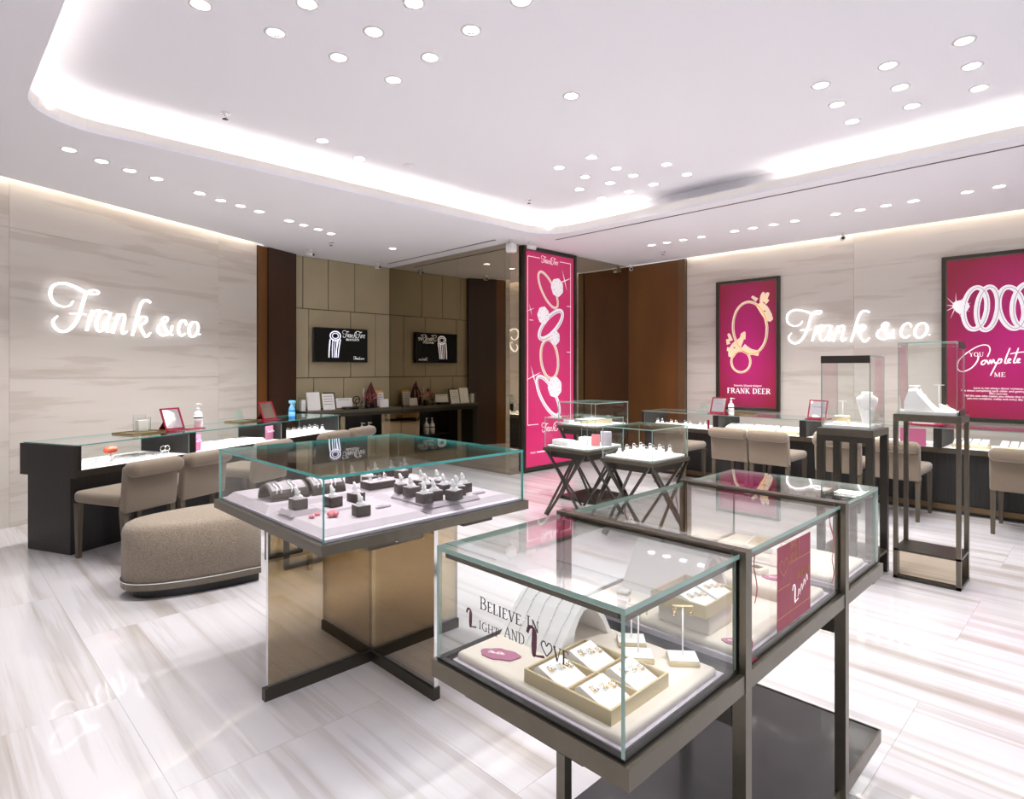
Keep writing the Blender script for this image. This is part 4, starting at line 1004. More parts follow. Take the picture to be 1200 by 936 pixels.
B().box(FX0 + .001, FX0 + .014, FY0 + .015, FY1 - .015, .7425, .748).build('gasket', 'black', t)
pane(t, FX0, FX0 + g, FY0 + g, FY1 - g, .7485, .9895)
pane(t, FX1 - g, FX1, FY0 + g, FY1 - g, .7425, .9885)
pane(t, bays[0] - .008, bays[0], FY0 + g, FY1 - g, .7425, .9885)
for i, (a, c) in enumerate(segs):
    w = c - a
    b = B(); b.box(a + .026, c - .022, FY0 + .024, FY1 - .024, .7285, .742); b.build('bed_base', 'bed_side', t)
    b = B(); b.rbox(a + .035, c - .045, FY0 + .032, FY1 - .032, .742, .762, .010, 3, edges='top'); b.build('bed', 'cream', t)
# thin led channel below the top glass
for (a, c) in segs:
    B().box(a + .01, c - .005, FY0 + .009, FY0 + .018, .972, .988).build('light_channel', 'frame', t)
    area_light('case_lamp', ((a + c) / 2, FY0 + .06, .975), c - a - .1, .05, .3, rot=(R(-25), 0, 0), parent=t, color=(1, .98, .95))
B().box(FX0 + .009, FX0 + .018, FY0 + .02, FY1 - .02, .975, .988).build('light_channel', 'frame', t)
# lettering on the end glass; x axis of the text runs towards -y
XU = (0, -1, 0)
b = B(); caps_line(b, 'BELIEVE IN', (FX0 - .001, .942, .899), XU, (0, 0, 1), .026, width=.170, th=-.0006, small=.82, bold=.9); b.build('lettering', 'text_dark', t)
b = B(); caps_line(b, 'AND', (FX0 - .001, .868, .864), XU, (0, 0, 1), .021, width=.058, th=-.0006, bold=.8); b.build('lettering', 'text_dark', t)
b = B(); caps_line(b, 'IGHT', (FX0 - .001, .945, .856), XU, (0, 0, 1), .018, width=.062, th=-.0006, bold=.7); b.build('lettering', 'text_dark', t)
Ls = [[(.0, .75, .12), (.1, .98, .14), (.3, 1.0, .10), (.36, .8, .24), (.34, .35, .26), (.34, .03, .18), (.4, .02, .06), (.85, .12, .10)]]
b = B()
for st in Ls:
    b.stroke(st, (FX0 - .001, .985, .852), XU, (0, 0, 1), -.0006, scale=.036)
    b.build('plum_lettering', 'text_plum', t); b = B()
    b.stroke(st, (FX0 - .001, .805, .853), XU, (0, 0, 1), -.0006, scale=.052)
b.build('plum_lettering', 'text_plum', t)
b = B()
heart = [(.5, 0), (.1, .45), (.0, .75), (.15, .98), (.35, .95), (.5, .72), (.65, .95), (.85, .98), (1, .75), (.9, .45), (.5, 0)]
b.stroke([(x, y, .09) for x, y in heart], (FX0 - .001, .768, .863), XU, (0, 0, 1), -.0006, scale=.026)
caps_line(b, 'VE', (FX0 - .001, .738, .862), XU, (0, 0, 1), .026, width=.04, th=-.0006, bold=1.0); b.build('lettering', 'text_dark', t)

# window decals on the long side of the middle bay: maroon card and ribbons
U, V = (1, 0, 0), (0, 0, 1)
t2 = thing('maroon_decal', 'maroon lined decal with a small heart on the long glass side of the front case', 'sticker', (0, 0, 0))
fy = FY0 - .0006
B().box(1.462, 1.678, fy - .0010, fy, .768, .970).build('sheet', 'maroon', t2)
def dq(strokes, name, mt, y=fy - .0012):
    b = B()
    for st in strokes: b.stroke(st, (0, y, 0), U, V, .0004, sub=5)
    return b.build(name, mt, t2)
l = .0016
dq([[(1.537, .768, l), (1.537, .970, l)], [(1.462, .868, l), (1.537, .868, l)], [(1.537, .918, l), (1.678, .918, l)], [(1.462, .798, l), (1.678, .798, l)], [(1.596, .918, l), (1.596, .970, l)]], 'line', 'text_gold')
dq([[(1.472 + x * .056, .895 + y * .04, .0016) for x, y in heart]], 'heart_outline', 'text_gold')
b = B(); 
for i, w in enumerate(('BE', 'LI', 'EVE')): caps_line(b, w, (1.543, fy - .0012, .955 - i * .017), U, V, .013, width=.045, th=.0004)
caps_line(b, 'BELIEVE IN', (1.585, fy - .0012, .868), U, V, .018, width=.085, th=.0004); b.build('lettering', 'text_gold', t2)
b = B()
b.stroke([(x, y, w * .6) for x, y, w in Ls[0]], (1.555, fy - .0012, .812), U, V, .0004, scale=.045)
for i in range(4): b.stroke([(1.59 + i * .018, .822 + i * .008, .002), (1.597 + i * .018, .840 + i * .008, .0025), (1.604 + i * .018, .824 + i * .008, .002)], (0, fy - .0012, 0), U, V, .0004)
b.build('script_lettering', 'text_white', t2)
rib = [([(1.338, .985, .004), (1.334, .955, .005), (1.345, .925, .004), (1.350, .900, .005), (1.338, .872, .003)], 'upper left'),
       ([(1.318, .862, .003), (1.300, .835, .006), (1.312, .805, .009), (1.325, .782, .008), (1.310, .762, .004)], 'middle left'),
       ([(1.305, .760, .004), (1.325, .75, .008), (1.345, .747, .006), (1.35, .743, .004)], 'lowest left'),
       ([(1.830, .985, .003), (1.835, .96, .005), (1.862, .925, .008), (1.872, .895, .007), (1.853, .862, .004), (1.862, .835, .005), (1.868, .812, .008), (1.850, .79, .004)], 'right')]
for st, w in rib:
    b = B(); b.stroke(st, (0, fy, 0), U, V, -.0006, sub=6); o = b.build('ribbon_decal', 'ribbon')
    tag(o, 'wavy wine red ribbon decal on the front case glass, the %s one' % w, 'sticker', 'ribbon decals on the front case')
b = B(); b.stroke([(.98, .985, .004), (.97, .955, .006), (.985, .92, .005), (.975, .89, .003)], (.6, FY1 + .0006, 0), U, V, .0006, sub=6); o = b.build('ribbon_decal', 'ribbon')
tag(o, 'wavy ribbon decal on the far glass side of the front case', 'sticker', 'ribbon decals on the front case')
b = B(); b.stroke([(1.36, .985, .003), (1.345, .955, .005), (1.36, .92, .005), (1.35, .89, .003)], (.53, FY1 + .0006, 0), U, V, .0006, sub=6); o = b.build('ribbon_decal', 'ribbon')
tag(o, 'wavy ribbon decal on the far glass by the second post', 'sticker', 'ribbon decals on the front case')

# contents of the first bay
ZF = .762
def petal_card(x, y, z, rz, label, s=1.0):
    t = thing('petal_card', label, 'name card', (x, y, z), rz, 'mauve petal cards')
    n = 22
    poly = [((.058 + .004 * math.sin(5 * a)) * s * math.cos(a), (.030 + .003 * math.cos(7 * a)) * s * math.sin(a)) for a in [2 * math.pi * i / n for i in range(n)]]
    B().prism(poly, .0005, .004 * s).build('card', 'mauve', t)
    b = B(); script_name(b, (-.036 * s, -.004 * s, .0042 * s), (1, 0, 0), (0, 1, 0), .014 * s, .0004); b.build('lettering', 'text_white', t)
petal_card(.922, .973, ZF, R(-65), 'mauve petal shaped name card on the cream bed, near corner of the front case', .8)
# arched white bracelet ramp
t = thing('bracelet_ramp', 'white arched ramp carrying fine bracelets in the first bay of the front case', 'bracelet display', (0, 0, ZF))
prof = [(.995, 0), (1.028, .036), (1.060, .068), (1.086, .088), (1.112, .090), (1.145, .070), (1.175, .035), (1.197, 0)]
inn = [(1.183, 0), (1.165, .03), (1.14, .058), (1.115, .073), (1.092, .072), (1.075, .060), (1.06, .04), (1.05, .0)]
def arch(prof, inn, y0, y1, name, mats, parent):
    b = B(); n = len(prof)
    vs = [(x, y, z + .0005) for y in (y0, y1) for x, z in prof] + [(x, y, z + .0005) for y in (y0, y1) for x, z in inn[::-1]]
    fs = []
    for i in range(n - 1):
        fs.append((i, i + 1, n + i + 1, n + i)); fs.append((2 * n + i, 3 * n + i, 3 * n + i + 1, 2 * n + i + 1))
        fs.append((i, 2 * n + i, 2 * n + i + 1, i + 1)); fs.append((n + i, n + i + 1, 3 * n + i + 1, 3 * n + i))
    fs += [(0, n, 3 * n, 2 * n), (n - 1, 3 * n - 1, 4 * n - 1, 2 * n - 1)]
    b.add(vs, fs); return b.build(name, mats, parent)
arch([(x, z * 1.12) for x, z in prof], [(x, z * 1.12) for x, z in inn], .870, 1.05, 'ramp', 'whitemat', t)
for i in range(5):
    y = .888 + i * .037
    b = B(); pts = [(prof[k][0] + .3 * 0, y + .003 * math.sin(k * 9.1 + i), prof[k][1] * 1.12 + .003) for k in range(0, 5)]
    P2 = []
    for a_, c_ in zip(pts[:-1], pts[1:]):
        for q in range(3): P2.append(tuple(a_[j] + (c_[j] - a_[j]) * q / 3 + (.0012 if (q % 2 and j == 1) else 0) for j in range(3)))
    b.tube(P2, .0009, 5)
    for q in P2[1:11]: b.ball(q, .0024 if i % 2 else .0017, seg=6)
    b.build('bracelet', 'silver', t)
# earring tray
t = thing('earring_tray', 'champagne four-part tray of white earring cards at the front glass corner', 'tray', (.975, .747, ZF))
w, d, h = .097, .108, .028
b = B(); b.box(-w, w, -d, -d + .005, 0, h).box(-w, w, d - .005, d, 0, h).box(-w, -w + .005, -d + .005, d - .005, 0, h).box(w - .005, w, -d + .005, d - .005, 0, h).box(-w + .005, w - .005, -.0025, .0025, .003, h - .003).box(-.0025, .0025, -d + .005, -.003, .003, h - .003).box(-.0025, .0025, .003, d - .005, .003, h - .003).build('tray', 'champagne', t)
B().box(-w + .005, w - .005, -d + .005, d - .005, .0005, .003).build('lining', 'cream', t)
def earring_card(px, py, pz, rz, label, parent_loc=(.975, .747, ZF)):
    o = thing('earring_card', label, 'earring card', (parent_loc[0] + px, parent_loc[1] + py, parent_loc[2] + pz), rz, 'earring cards in the champagne tray')
    B().add([(-.036, -.040, .0), (.036, -.040, .0), (.036, .040, .0), (-.036, .040, .0), (-.036, -.038, .012), (.036, -.038, .012), (.036, .028, .034), (-.036, .028, .034), (.036, .04, .026), (-.036, .04, .026)],
            [(0, 3, 2, 1), (0, 1, 5, 4), (4, 5, 6, 7), (7, 6, 8, 9), (2, 3, 9, 8), (1, 2, 8, 6, 5), (0, 4, 7, 9, 3)]).build('card', 'white', o)
    for k, (x, y) in enumerate(((-.022, .012), (.0, .006), (.022, .0), (-.014, .012), (.008, .006), (.029, .0))):
        b = B(); z = .012 + (y + .038) / 3 + .002
        b.ring((x, y - .004, z), .0036, .0008, (0, -.4, 1), n=10, k=4); b.ball((x, y + .003, z + .002), .0022, seg=6); b.ball((x + .001, y - .010, z - .001), .0026, seg=6)
        b.build('earring', 'silver' if k % 2 else 'gold', o)
for (px, py), w_ in zip(((-.049, -.055), (-.049, .052), (.048, -.055), (.048, .052)), ('nearest the glass corner', 'on the side of the petal card', 'on the side of the earring stands', 'nearest the white ramp')):
    earring_card(px, py, .0035, 0, 'white earring card in the champagne tray, %s' % w_)
def earring_stand(x, y, h, label, rz=0):
    t = thing('earring_stand', label, 'earring stand', (x, y, ZF), rz, 'T shaped earring stands')
    B().rbox(-.032, .032, -.026, .026, .0005, .010, .001, 1).box(-.030, .030, -.024, .024, .010, .012).build('base', 'champagne', t)
    B().box(-.0305, .0305, -.0245, .0245, .012, .0135).build('base_cover', 'white', t)
    B().tube([(0, 0, .0135), (0, 0, h)], .0018, 8).build('post', 'white', t)
    B().rbox(-.022, .022, -.004, .004, h, h + .003, .001, 1).build('cross_bar', 'champagne', t)
    for sx in (-.018, .018):
        b = B(); b.ring((sx, 0, h - .005), .004, .0008, (0, 1, 0), n=10, k=4); b.ball((sx, 0, h - .013), .0035, seg=6); b.ball((sx, 0, h - .019), .0022, seg=6); b.build('earring', 'gold', t)
earring_stand(1.185, .672, .120, 'tall earring stand nearest the long glass side', R(-50))
earring_stand(1.128, .748, .118, 'tall earring stand behind the glass corner edge', R(-50))
earring_stand(1.178, .80, .075, 'shorter earring stand next to the white ramp', R(-50))
# second bay
t = thing('bracelet_ramp', 'white curved ramp with small brooches in the middle bay of the front case', 'bracelet display', (.47, .0, ZF))
arch([(x * 1.0, z * 1.45) for x, z in prof], [(x, z * 1.45) for x, z in inn], .80, 1.03, 'ramp', 'whitemat', t)
for i in range(4):
    b = B(); y = .83 + i * .055; b.ring((1.09, y, .133), .008, .0015, (0, 0, 1), n=12, k=5); b.ball((1.098, y, .134), .004, seg=6); b.build('brooch', 'silver', t)
t = thing('earring_tray', 'champagne tray of white cards on a riser in the middle bay', 'tray', (1.40, .76, ZF + .05), 0)
rs_ = thing('cream_riser', 'cream riser block under the champagne tray of the middle bay', 'display plinth', (1.40, .76, ZF))
B().rbox(-.06, .06, -.07, .07, .0005, .0495, .004, 2).build('block', 'cream', rs_)
b = B(); w, d, h = .085, .075, .030
b.box(-w, w, -d, -d + .005, 0, h).box(-w, w, d - .005, d, 0, h).box(-w, -w + .005, -d + .005, d - .005, 0, h).box(w - .005, w, -d + .005, d - .005, 0, h).build('tray', 'champagne', t)
B().box(-w + .005, w - .005, -d + .005, d - .005, .0005, .004).build('lining', 'cream', t)
for (px, py), w_ in zip(((-.042, -.03), (.042, -.03)), ('left', 'right')):
    earring_card(px, py, .0045, 0, 'white earring card in the middle bay tray, %s one' % w_, (1.40, .76, ZF + .05))
t = thing('gift_box', 'small white box standing beside the middle bay ramp', 'box', (1.335, .93, ZF), .2)
B().rbox(-.014, .014, -.014, .014, .0005, .05, .001, 1).build('body', 'white', t); B().box(-.0145, .0145, -.0145, .0145, .018, .028).box(-.0145, .0145, -.0145, .0145, .04, .046).build('band', 'champagne', t)
petal_card(1.60, .77, ZF, R(-60), 'mauve petal shaped card in the middle bay behind the maroon decal', .95)
petal_card(1.36, .60 + .03, ZF, R(-60), 'mauve petal shaped card in the middle bay next to the first post', .6)
slabs = thing('cream_riser', 'cream riser block at the far end of the middle bay', 'display plinth', (1.77, .80, ZF))
B().rbox(-.10, .09, -.16, .17, .0005, .035, .01, 3, edges='top').build('block', 'cream', slabs)
t = thing('watch_box', 'long slim champagne bracelet box lying on the cream riser', 'box', (1.79, .84, ZF + .035), R(75))
b = B(); b.rbox(-.11, .11, -.02, .02, .0005, .016, .003, 2); b.build('body', 'cream', t)
B().box(-.095, .095, -.012, .012, .016, .0175).build('inset', 'brass', t)
for k in range(3): B().box(-.07 + k * .05, -.055 + k * .05, -.0135, .0135, .0176, .020).build('band', 'white', t)
petal_card(1.76, .69, ZF + .035, R(-60), 'mauve petal shaped card on the cream riser of the middle bay', .8)
# third bay
t = thing('card_box', 'flat white card box in the third bay of the front case', 'box', (2.15, .90, ZF), R(10))
B().rbox(-.07, .07, -.05, .05, .0005, .02, .003, 2).build('body', 'white', t); B().box(-.06, .06, -.04, .04, .0201, .022).build('lid_label', 'champagne', t)

# ---- tall showcases on stands at the right
def tall_case(name, label, loc, w, d, z_top, z_case, posts, extra, lid):
    """local x runs towards +Y of the shop (left in view), y towards +X (away)"""
    t = thing(name, label, 'display case', loc, 0, 'tall glass showcases')
    # here axes: x -> world X (depth d), y -> world Y (width w)
    b = B(); b.box(0, d, 0, w, z_top - .045, z_top); b.build('table_top', 'frame', t)
    ps = .045 if extra else .026
    for x in (0, d - ps):
        for y in (0, w - ps): B().box(x, x + ps, y, y + ps, 0, z_top - .0455).build('leg', 'frame_dark' if extra else 'frame', t)
    if extra:
        B().box(0, .03, .10, .14, .1605, z_top - .0455).build('slat', 'frame_dark', t)
        B().box(.001, .03, ps, w - ps, z_top - .085, z_top - .0455).build('apron', 'frame_dark', t)
        B().box(ps, d - ps, ps, w - ps, 0.02, .14).box(0, d, 0, w, .14, .16).build('base_box', 'frame', t)
    else:
        B().box(ps, d - ps, ps, w - ps, .02, .185).build('base_box', 'bronze_mirror_box', t)
        B().box(0, d, 0, w, .186, .20).box(0, d, 0, ps, .0, .02).box(0, d, w - ps, w, 0, .02).box(0, ps, ps, w - ps, 0, .02).build('base_shelf', 'frame_dark', t)
    m = .022; g = .006
    x0, x1, y0, y1 = m, d - m, m, w - m
    pane(t, x0, x1, y0, y1, z_case - .007, z_case)
    pane(t, x0, x0 + g, y0, y1, z_top + .002, z_case - .0075); pane(t, x1 - g, x1, y0, y1, z_top + .002, z_case - .0075)
    pane(t, x0 + g, x1 - g, y0, y0 + g, z_top + .002, z_case - .0075); pane(t, x0 + g, x1 - g, y1 - g, y1, z_top + .002, z_case - .0075)
    B().box(x0 + .008, x1 - .008, y0 + .008, y1 - .008, z_top + .0005, z_top + .022).build('bed', 'whitemat', t)
    if lid == 'front': B().box(x0 - .006, x0 - .0005, y0, y1, z_case - .05, z_case).build('light_box', 'frame_dark', t)
    else:
        B().box(x0 + .05, x1 - .006, y0 - .006, y0 - .0005, z_case - .045, z_case).build('light_box', 'frame_dark', t)
        B().box(x0 + .05, x1 - .006, y0 - .006, y0 - .0005, z_top + .001, z_top + .035).build('lock_rail', 'frame_dark', t)
    area_light('case_lamp', (d / 2, w / 2, z_case - .02), d * .7, w * .7, .7, parent=t)
    return t
M['bronze_mirror_box'] = mat('bronze_tinted_mirror', (.62, .54, .42, 1), .03, 1.0)
tall_case('tall_showcase', 'tall glass showcase on thin metal legs with a bronze mirror box at its foot', (4.66, .71, 0), .37, .30, 1.097, 1.575, 4, False, 'side')
tall_case('tall_showcase', 'tall glass showcase on a slatted dark stand, beside the third bay of the front case', (4.41, 1.135, 0), .345, .38, .995, 1.488, 4, True, 'front')
def bust(x, y, z, rz, label, h=.24, w=.16, sloped=False):
    t = thing('necklace_bust', label, 'necklace bust', (x, y, z), rz, 'white necklace busts')
    b = B()
    if not sloped:
        prof = [(0, .22, .10), (.06, .22, .10), (.25, .28, .12), (.5, .40, .17), (.74, .50, .20), (.82, .49, .20), (.88, .34, .18), (.92, .24, .17), (1.0, .26, .18)]
        vs = []; n = 14
        for q, a, c in prof:
            for j in range(n):
                an = 2 * math.pi * j / n
                vs.append((a * w * math.cos(an), c * w * math.sin(an), q * h + .0005))
        fs = [(i * n + j, i * n + (j + 1) % n, (i + 1) * n + (j + 1) % n, (i + 1) * n + j) for i in range(len(prof) - 1) for j in range(n)]
        fs += [tuple(range(n))[::-1], tuple(range((len(prof) - 1) * n, len(prof) * n))]
        b.add(vs, fs, 0, True)
        b.build('bust', 'whitemat', t)
        B().rbox(-w * .42, w * .42, -w * .25, w * .25, .0, .008, .002, 1).build('base', 'white', t)
        c = B(); c.tube([(w * .3 * math.cos(R(a)), -w * .14 - w * .09 * math.sin(R(-a)) * 1, h * .80 + h * .36 * math.sin(R(a))) for a in range(180, 361, 15)], .0013, 5); c.ball((0, -w * .235, h * .42), .005, seg=8); c.build('necklace', 'silver', t)
    else:
        # reclining bust: side profile extruded, neck stub on top
        pr2 = [(-.5, 0), (-.5, .45), (-.42, .72), (-.35, .98), (-.08, 1.0), (-.02, .82), (.12, .62), (.30, .35), (.55, .03), (.55, 0)]
        vs = []
        for sx, k in ((-1, .42), (-.6, .5), (.6, .5), (1, .42)):
            for u_, v_ in pr2: vs.append((sx * w * .5, u_ * w * 1.1, v_ * h * (1 if abs(sx) < .8 else .9) + .0005))
        n = len(pr2); fs = []
        for s_ in range(3):
            for j in range(n): fs.append((s_ * n + j, s_ * n + (j + 1) % n, (s_ + 1) * n + (j + 1) % n, (s_ + 1) * n + j))
        fs += [tuple(range(n))[::-1], tuple(range(3 * n, 4 * n))]
        b.add(vs, fs, 0, False); b.build('bust', 'whitemat', t)
        B().lathe([(w * .22, h * .95), (w * .18, h * 1.05), (w * .22, h * 1.10), (w * .22, h * 1.12)], c=(0, -w * .25, 0), n=14).build('neck', 'whitemat', t)
        c = B(); c.tube([(.3 * w * math.cos(R(a)), w * (.08 - .28 * math.sin(R(a))), h * (.75 + .5 * math.sin(R(a)))) for a in range(180, 361, 20)], .0013, 5); c.build('necklace', 'silver', t)
    return t
ZT1, ZT2 = 1.097 + .0225, .995 + .0225
bust(4.60, 1.22, ZT2, R(90 + 180), 'upright white necklace bust in the slatted stand showcase', .225, .135)
t = thing('jewel_drum', 'champagne drum shaped riser in the slatted stand showcase', 'display plinth', (4.60, 1.375, ZT2))
B().lathe([(.05, .0005), (.05, .045), (.048, .05)], n=24).build('drum', 'champagne', t)
B().lathe([(.049, .0505), (.047, .055)], n=24).build('top_pad', 'whitemat', t)
t = thing('ring_pad', 'low white ring pad in front of the champagne drum', 'display plinth', (4.50, 1.36, ZT2))
B().lathe([(.042, .0005), (.042, .014), (.038, .018)], n=20).build('pad', 'whitemat', t)
t = thing('earring_tee', 'thin white T stand behind the champagne drum', 'earring stand', (4.70, 1.40, ZT2))
B().lathe([(.02, .0005), (.02, .004)], n=12).build('base', 'white', t); B().tube([(0, 0, .004), (0, 0, .15)], .002, 6).build('post', 'white', t); B().box(-.003, .003, -.025, .025, .15, .154).build('cross_bar', 'white', t)
bust(4.78, .945, ZT1, R(0) + R(180), 'reclining white necklace bust in the thin-legged showcase', .15, .15, True)
t = thing('ring_cushion', 'small white sloped ring cushion beside the reclining bust', 'display plinth', (4.77, .80, ZT1), 0)
B().add([(-.04, -.04, .0005), (.04, -.04, .0005), (.04, .04, .0005), (-.04, .04, .0005), (-.04, -.04, .012), (.04, -.04, .012), (.04, .04, .05), (-.04, .04, .05)], [(0, 3, 2, 1), (4, 5, 6, 7), (0, 1, 5, 4), (1, 2, 6, 5), (2, 3, 7, 6), (3, 0, 4, 7)]).build('cushion', 'whitemat', t)
b = B(); b.ring((0, 0, .036), .01, .002, (1, 0, .3)); b.build('ring', 'gold', t)
t = thing('earring_tee', 'thin white T stand in the thin-legged showcase', 'earring stand', (4.86, .86, ZT1))
B().lathe([(.02, .0005), (.02, .004)], n=12).build('base', 'white', t); B().tube([(0, 0, .004), (0, 0, .17)], .002, 6).build('post', 'white', t); B().box(-.003, .003, -.03, .03, .17, .174).build('cross_bar', 'white', t)

# ---- small showcases on X-shaped legs
def x_case(label, x0, x1, y0, y1, z_tray, z_top, zb=.0, platform=False):
    t = thing('small_showcase', label, 'display case', ((x0 + x1) / 2, (y0 + y1) / 2, 0), 0, 'small glass showcases on crossed legs')
    a, c = (x1 - x0) / 2, (y1 - y0) / 2
    b = B(); b.box(-a, a, -c, c, z_tray - .03, z_tray); b.build('tray', 'frame', t)
    B().box(-a + .05, a - .05, -c + .05, c - .05, z_tray - .09, z_tray - .0305).build('drawer_box', 'frame_dark', t)
    w = .026
    for y in (-c + w / 2, c - w / 2):
        for s_ in (-1, 1): B().bar((s_ * (a - .02), y + s_ * .0 + (.003 * s_), z_tray - .031), (-s_ * (a - .02), y + (.003 * s_), .012), w * .9, w * .45).build('leg', 'frame_dark', t)
    for x in (-a + w / 2, a - w / 2):
        for s_ in (-1, 1): B().bar((x + (.003 * s_), s_ * (c - .045), z_tray - .031), (x + (.003 * s_), -s_ * (c - .045), .012), w * .45, w * .9, up=(0, 0, 1)).build('leg', 'frame_dark', t)
    if platform: B().box(-a + .02, a - .02, -c + .02, c - .02, .0, .035).build('platform', 'frame_dark', t)
    g = .007; m = .012; zc = z_tray + .0005
    pane(t, -a + m, a - m, -c + m, c - m, z_top - .008, z_top, 'glass_top')
    pane(t, -a + m, a - m, -c + m, -c + m + g, zc, z_top - .0085); pane(t, -a + m, a - m, c - m - g, c - m, zc, z_top - .0085)
    pane(t, -a + m, -a + m + g, -c + m + g, c - m - g, zc, z_top - .0085); pane(t, a - m - g, a - m, -c + m + g, c - m - g, zc, z_top - .0085)
    B().rbox(-a + .03, a - .03, -c + .03, c - .03, zc, zc + .022, .006, 2, edges='top').build('bed', 'whitemat', t)
    area_light('case_lamp', (0, 0, z_top - .02), a, c, .6, parent=t)
    return zc + .0225
def white_disc(x, y, z, label, group, r=.022, h=.03):
    k = 'wd%g%g' % (r, h)
    if k not in shared:
        t = thing('ring_display', label, 'ring display', (x, y, z), 0, group)
        B().lathe([(r, .0005), (r, h * .5), (r * .5, h * .62), (r * .55, h)], n=12).build('stand', 'white', t)
        B().ring((0, 0, h * 1.25), r * .42, r * .08, (1, 1, 0), n=12, k=4).build('ring', 'silver', t)
        shared[k] = t
        return t
    return dup(shared[k], (x, y, z), 0, label, group)
zA = x_case('small glass showcase on crossed metal legs in front of the tall pink poster', 4.24, 4.82, 3.34, 3.88, .655, .94)
zB = x_case('small glass showcase on crossed metal legs, nearest the front case', 4.08, 4.65, 2.57, 3.08, .655, .92)
zC = x_case('raised glass showcase behind the others with a dark platform under it', 4.92, 5.52, 3.77, 4.30, .79, 1.045, platform=True)
t = thing('white_display', 'low white riser on the left side of the showcase before the pink poster', 'display plinth', (4.36, 3.72, zA))
B().rbox(-.06, .06, -.10, .10, .0005, .05, .01, 2).build('block', 'whitemat', t)
t = thing('white_display', 'white step riser at the middle of the showcase before the pink poster', 'display plinth', (4.55, 3.60, zA))
B().rbox(-.05, .05, -.06, .06, .0005, .07, .008, 2).build('block', 'whitemat', t)
t = thing('pink_card', 'upright pink card in the showcase before the pink poster', 'card', (4.50, 3.45, zA), R(-50))
B().rbox(-.04, .04, -.006, .006, .0005, .11, .002, 1).build('card', 'rose', t)
t = thing('lilac_box', 'upright lilac box in the showcase before the pink poster', 'box', (4.62, 3.42, zA), R(-50))
B().rbox(-.05, .05, -.03, .03, .0005, .13, .003, 1).build('box', 'bed_side', t)
for i in range(16):
    x, y = 4.16 + .105 * (i % 4) + .02, 2.66 + .095 * (i // 4) + .01
    white_disc(x, y, zB, 'white ring display in the nearest crossed-leg showcase, %s in row %s' % (ORD[i % 4], ORD[i // 4]), 'ring displays in the nearest crossed-leg showcase', .026, .055)
t = thing('champagne_riser', 'long champagne riser with white pad in the raised showcase', 'display plinth', (5.24, 4.02, zC), R(-45))
B().rbox(-.17, .17, -.06, .06, .0005, .05, .004, 1).build('block', 'champagne', t); B().rbox(-.16, .16, -.05, .05, .0505, .075, .008, 2).build('pad', 'whitemat', t)
t = thing('white_display', 'white step riser on the left side of the raised showcase', 'display plinth', (5.02, 4.21, zC))
B().rbox(-.05, .05, -.04, .04, .0005, .05, .01, 2).build('block', 'whitemat', t)

# ================================================================ COUNTERS ALONG THE WALLS
def world_of(loc, rz, x, y):
    return (loc[0] + x * math.cos(rz) - y * math.sin(rz), loc[1] + x * math.sin(rz) + y * math.cos(rz))
def counter(loc, rz, units, yf, yb, wood_m, labels, end_left=True, foot=True):
    """units: list of (x0, x1); local x to the right when facing the wall (+y)"""
    zg = .82
    for i, ((x0, x1), lab) in enumerate(zip(units, labels)):
        wx, wy = world_of(loc, rz, x0, 0)
        t = thing('counter_showcase', lab, 'display counter', (wx, wy, 0), rz, 'seated sales counters')
        L = x1 - x0
        b = B(); b.box(0.0, L - .001, yf + .07, yb - .05, .07, .58); b.build('cabinet', wood_m, t)
        B().box(.0, L - .001, yf + (.09 if foot else .071), yb - .051, 0, .0695).build('plinth', 'frame_dark' if foot else wood_m, t)
        if foot: B().box(0, L - .001, yf + .055, yf + .0695, .035, .085).build('foot_trim', 'bronze_trim', t)
        b = B(); b.box(0, L - .001, yf, yf + .02, .585, .635).box(0, L - .001, yb - .02, yb, .585, .635).box(0, L - .001, yf + .02, yb - .02, .585, .615); b.build('tray_rim', 'frame_dark' if wood_m == 'dark_wood' else 'frame', t)
        B().box(.0, L - .001, yf + .02, yb - .02, .6155, .635).build('bed', 'whitemat', t)
        px = .035
        B().box(L - px, L - .001, yf, yb, .6355, zg - .0005).build('divider', wood_m, t)
        if i == 0: B().box(0, px, yf, yb, .6355, zg - .0005).build('divider', wood_m, t)
        else: B().box(0, px, yf, yb, .6355, zg - .0005).build('divider', wood_m, t)
        pane(t, px, L - px - .0005, yf + .004, yf + .011, .6355, zg - .0085)
        pane(t, px, L - px - .0005, yb - .011, yb - .004, .6355, zg - .0085)
        pane(t, .0, L - .001, yf + .002, yb - .002, zg, zg + .008, 'glass_top', 'edge_teal' if wood_m == 'dark_wood' else 'edge_pale')
        area_light('counter_lamp', (L / 2, yf + .05, zg - .02), L - .12, .03, CASE_W * 1.5 * L, rot=(R(25), 0, 0), parent=t, color=(1, .98, .96))
LLOC = (P0[0], P0[1]); LRZ = LA
left_units = [(-.28, .742), (.742, 1.912), (1.912, 2.905)]
counter(LLOC, LRZ, left_units, -1.40, -.79, 'dark_wood', ['dark wood counter showcase of chains at the far left, the first one', 'dark wood counter showcase in the middle of the left row, under the brass tray', 'dark wood counter showcase with white ring stands at the end of the left row'], foot=False)
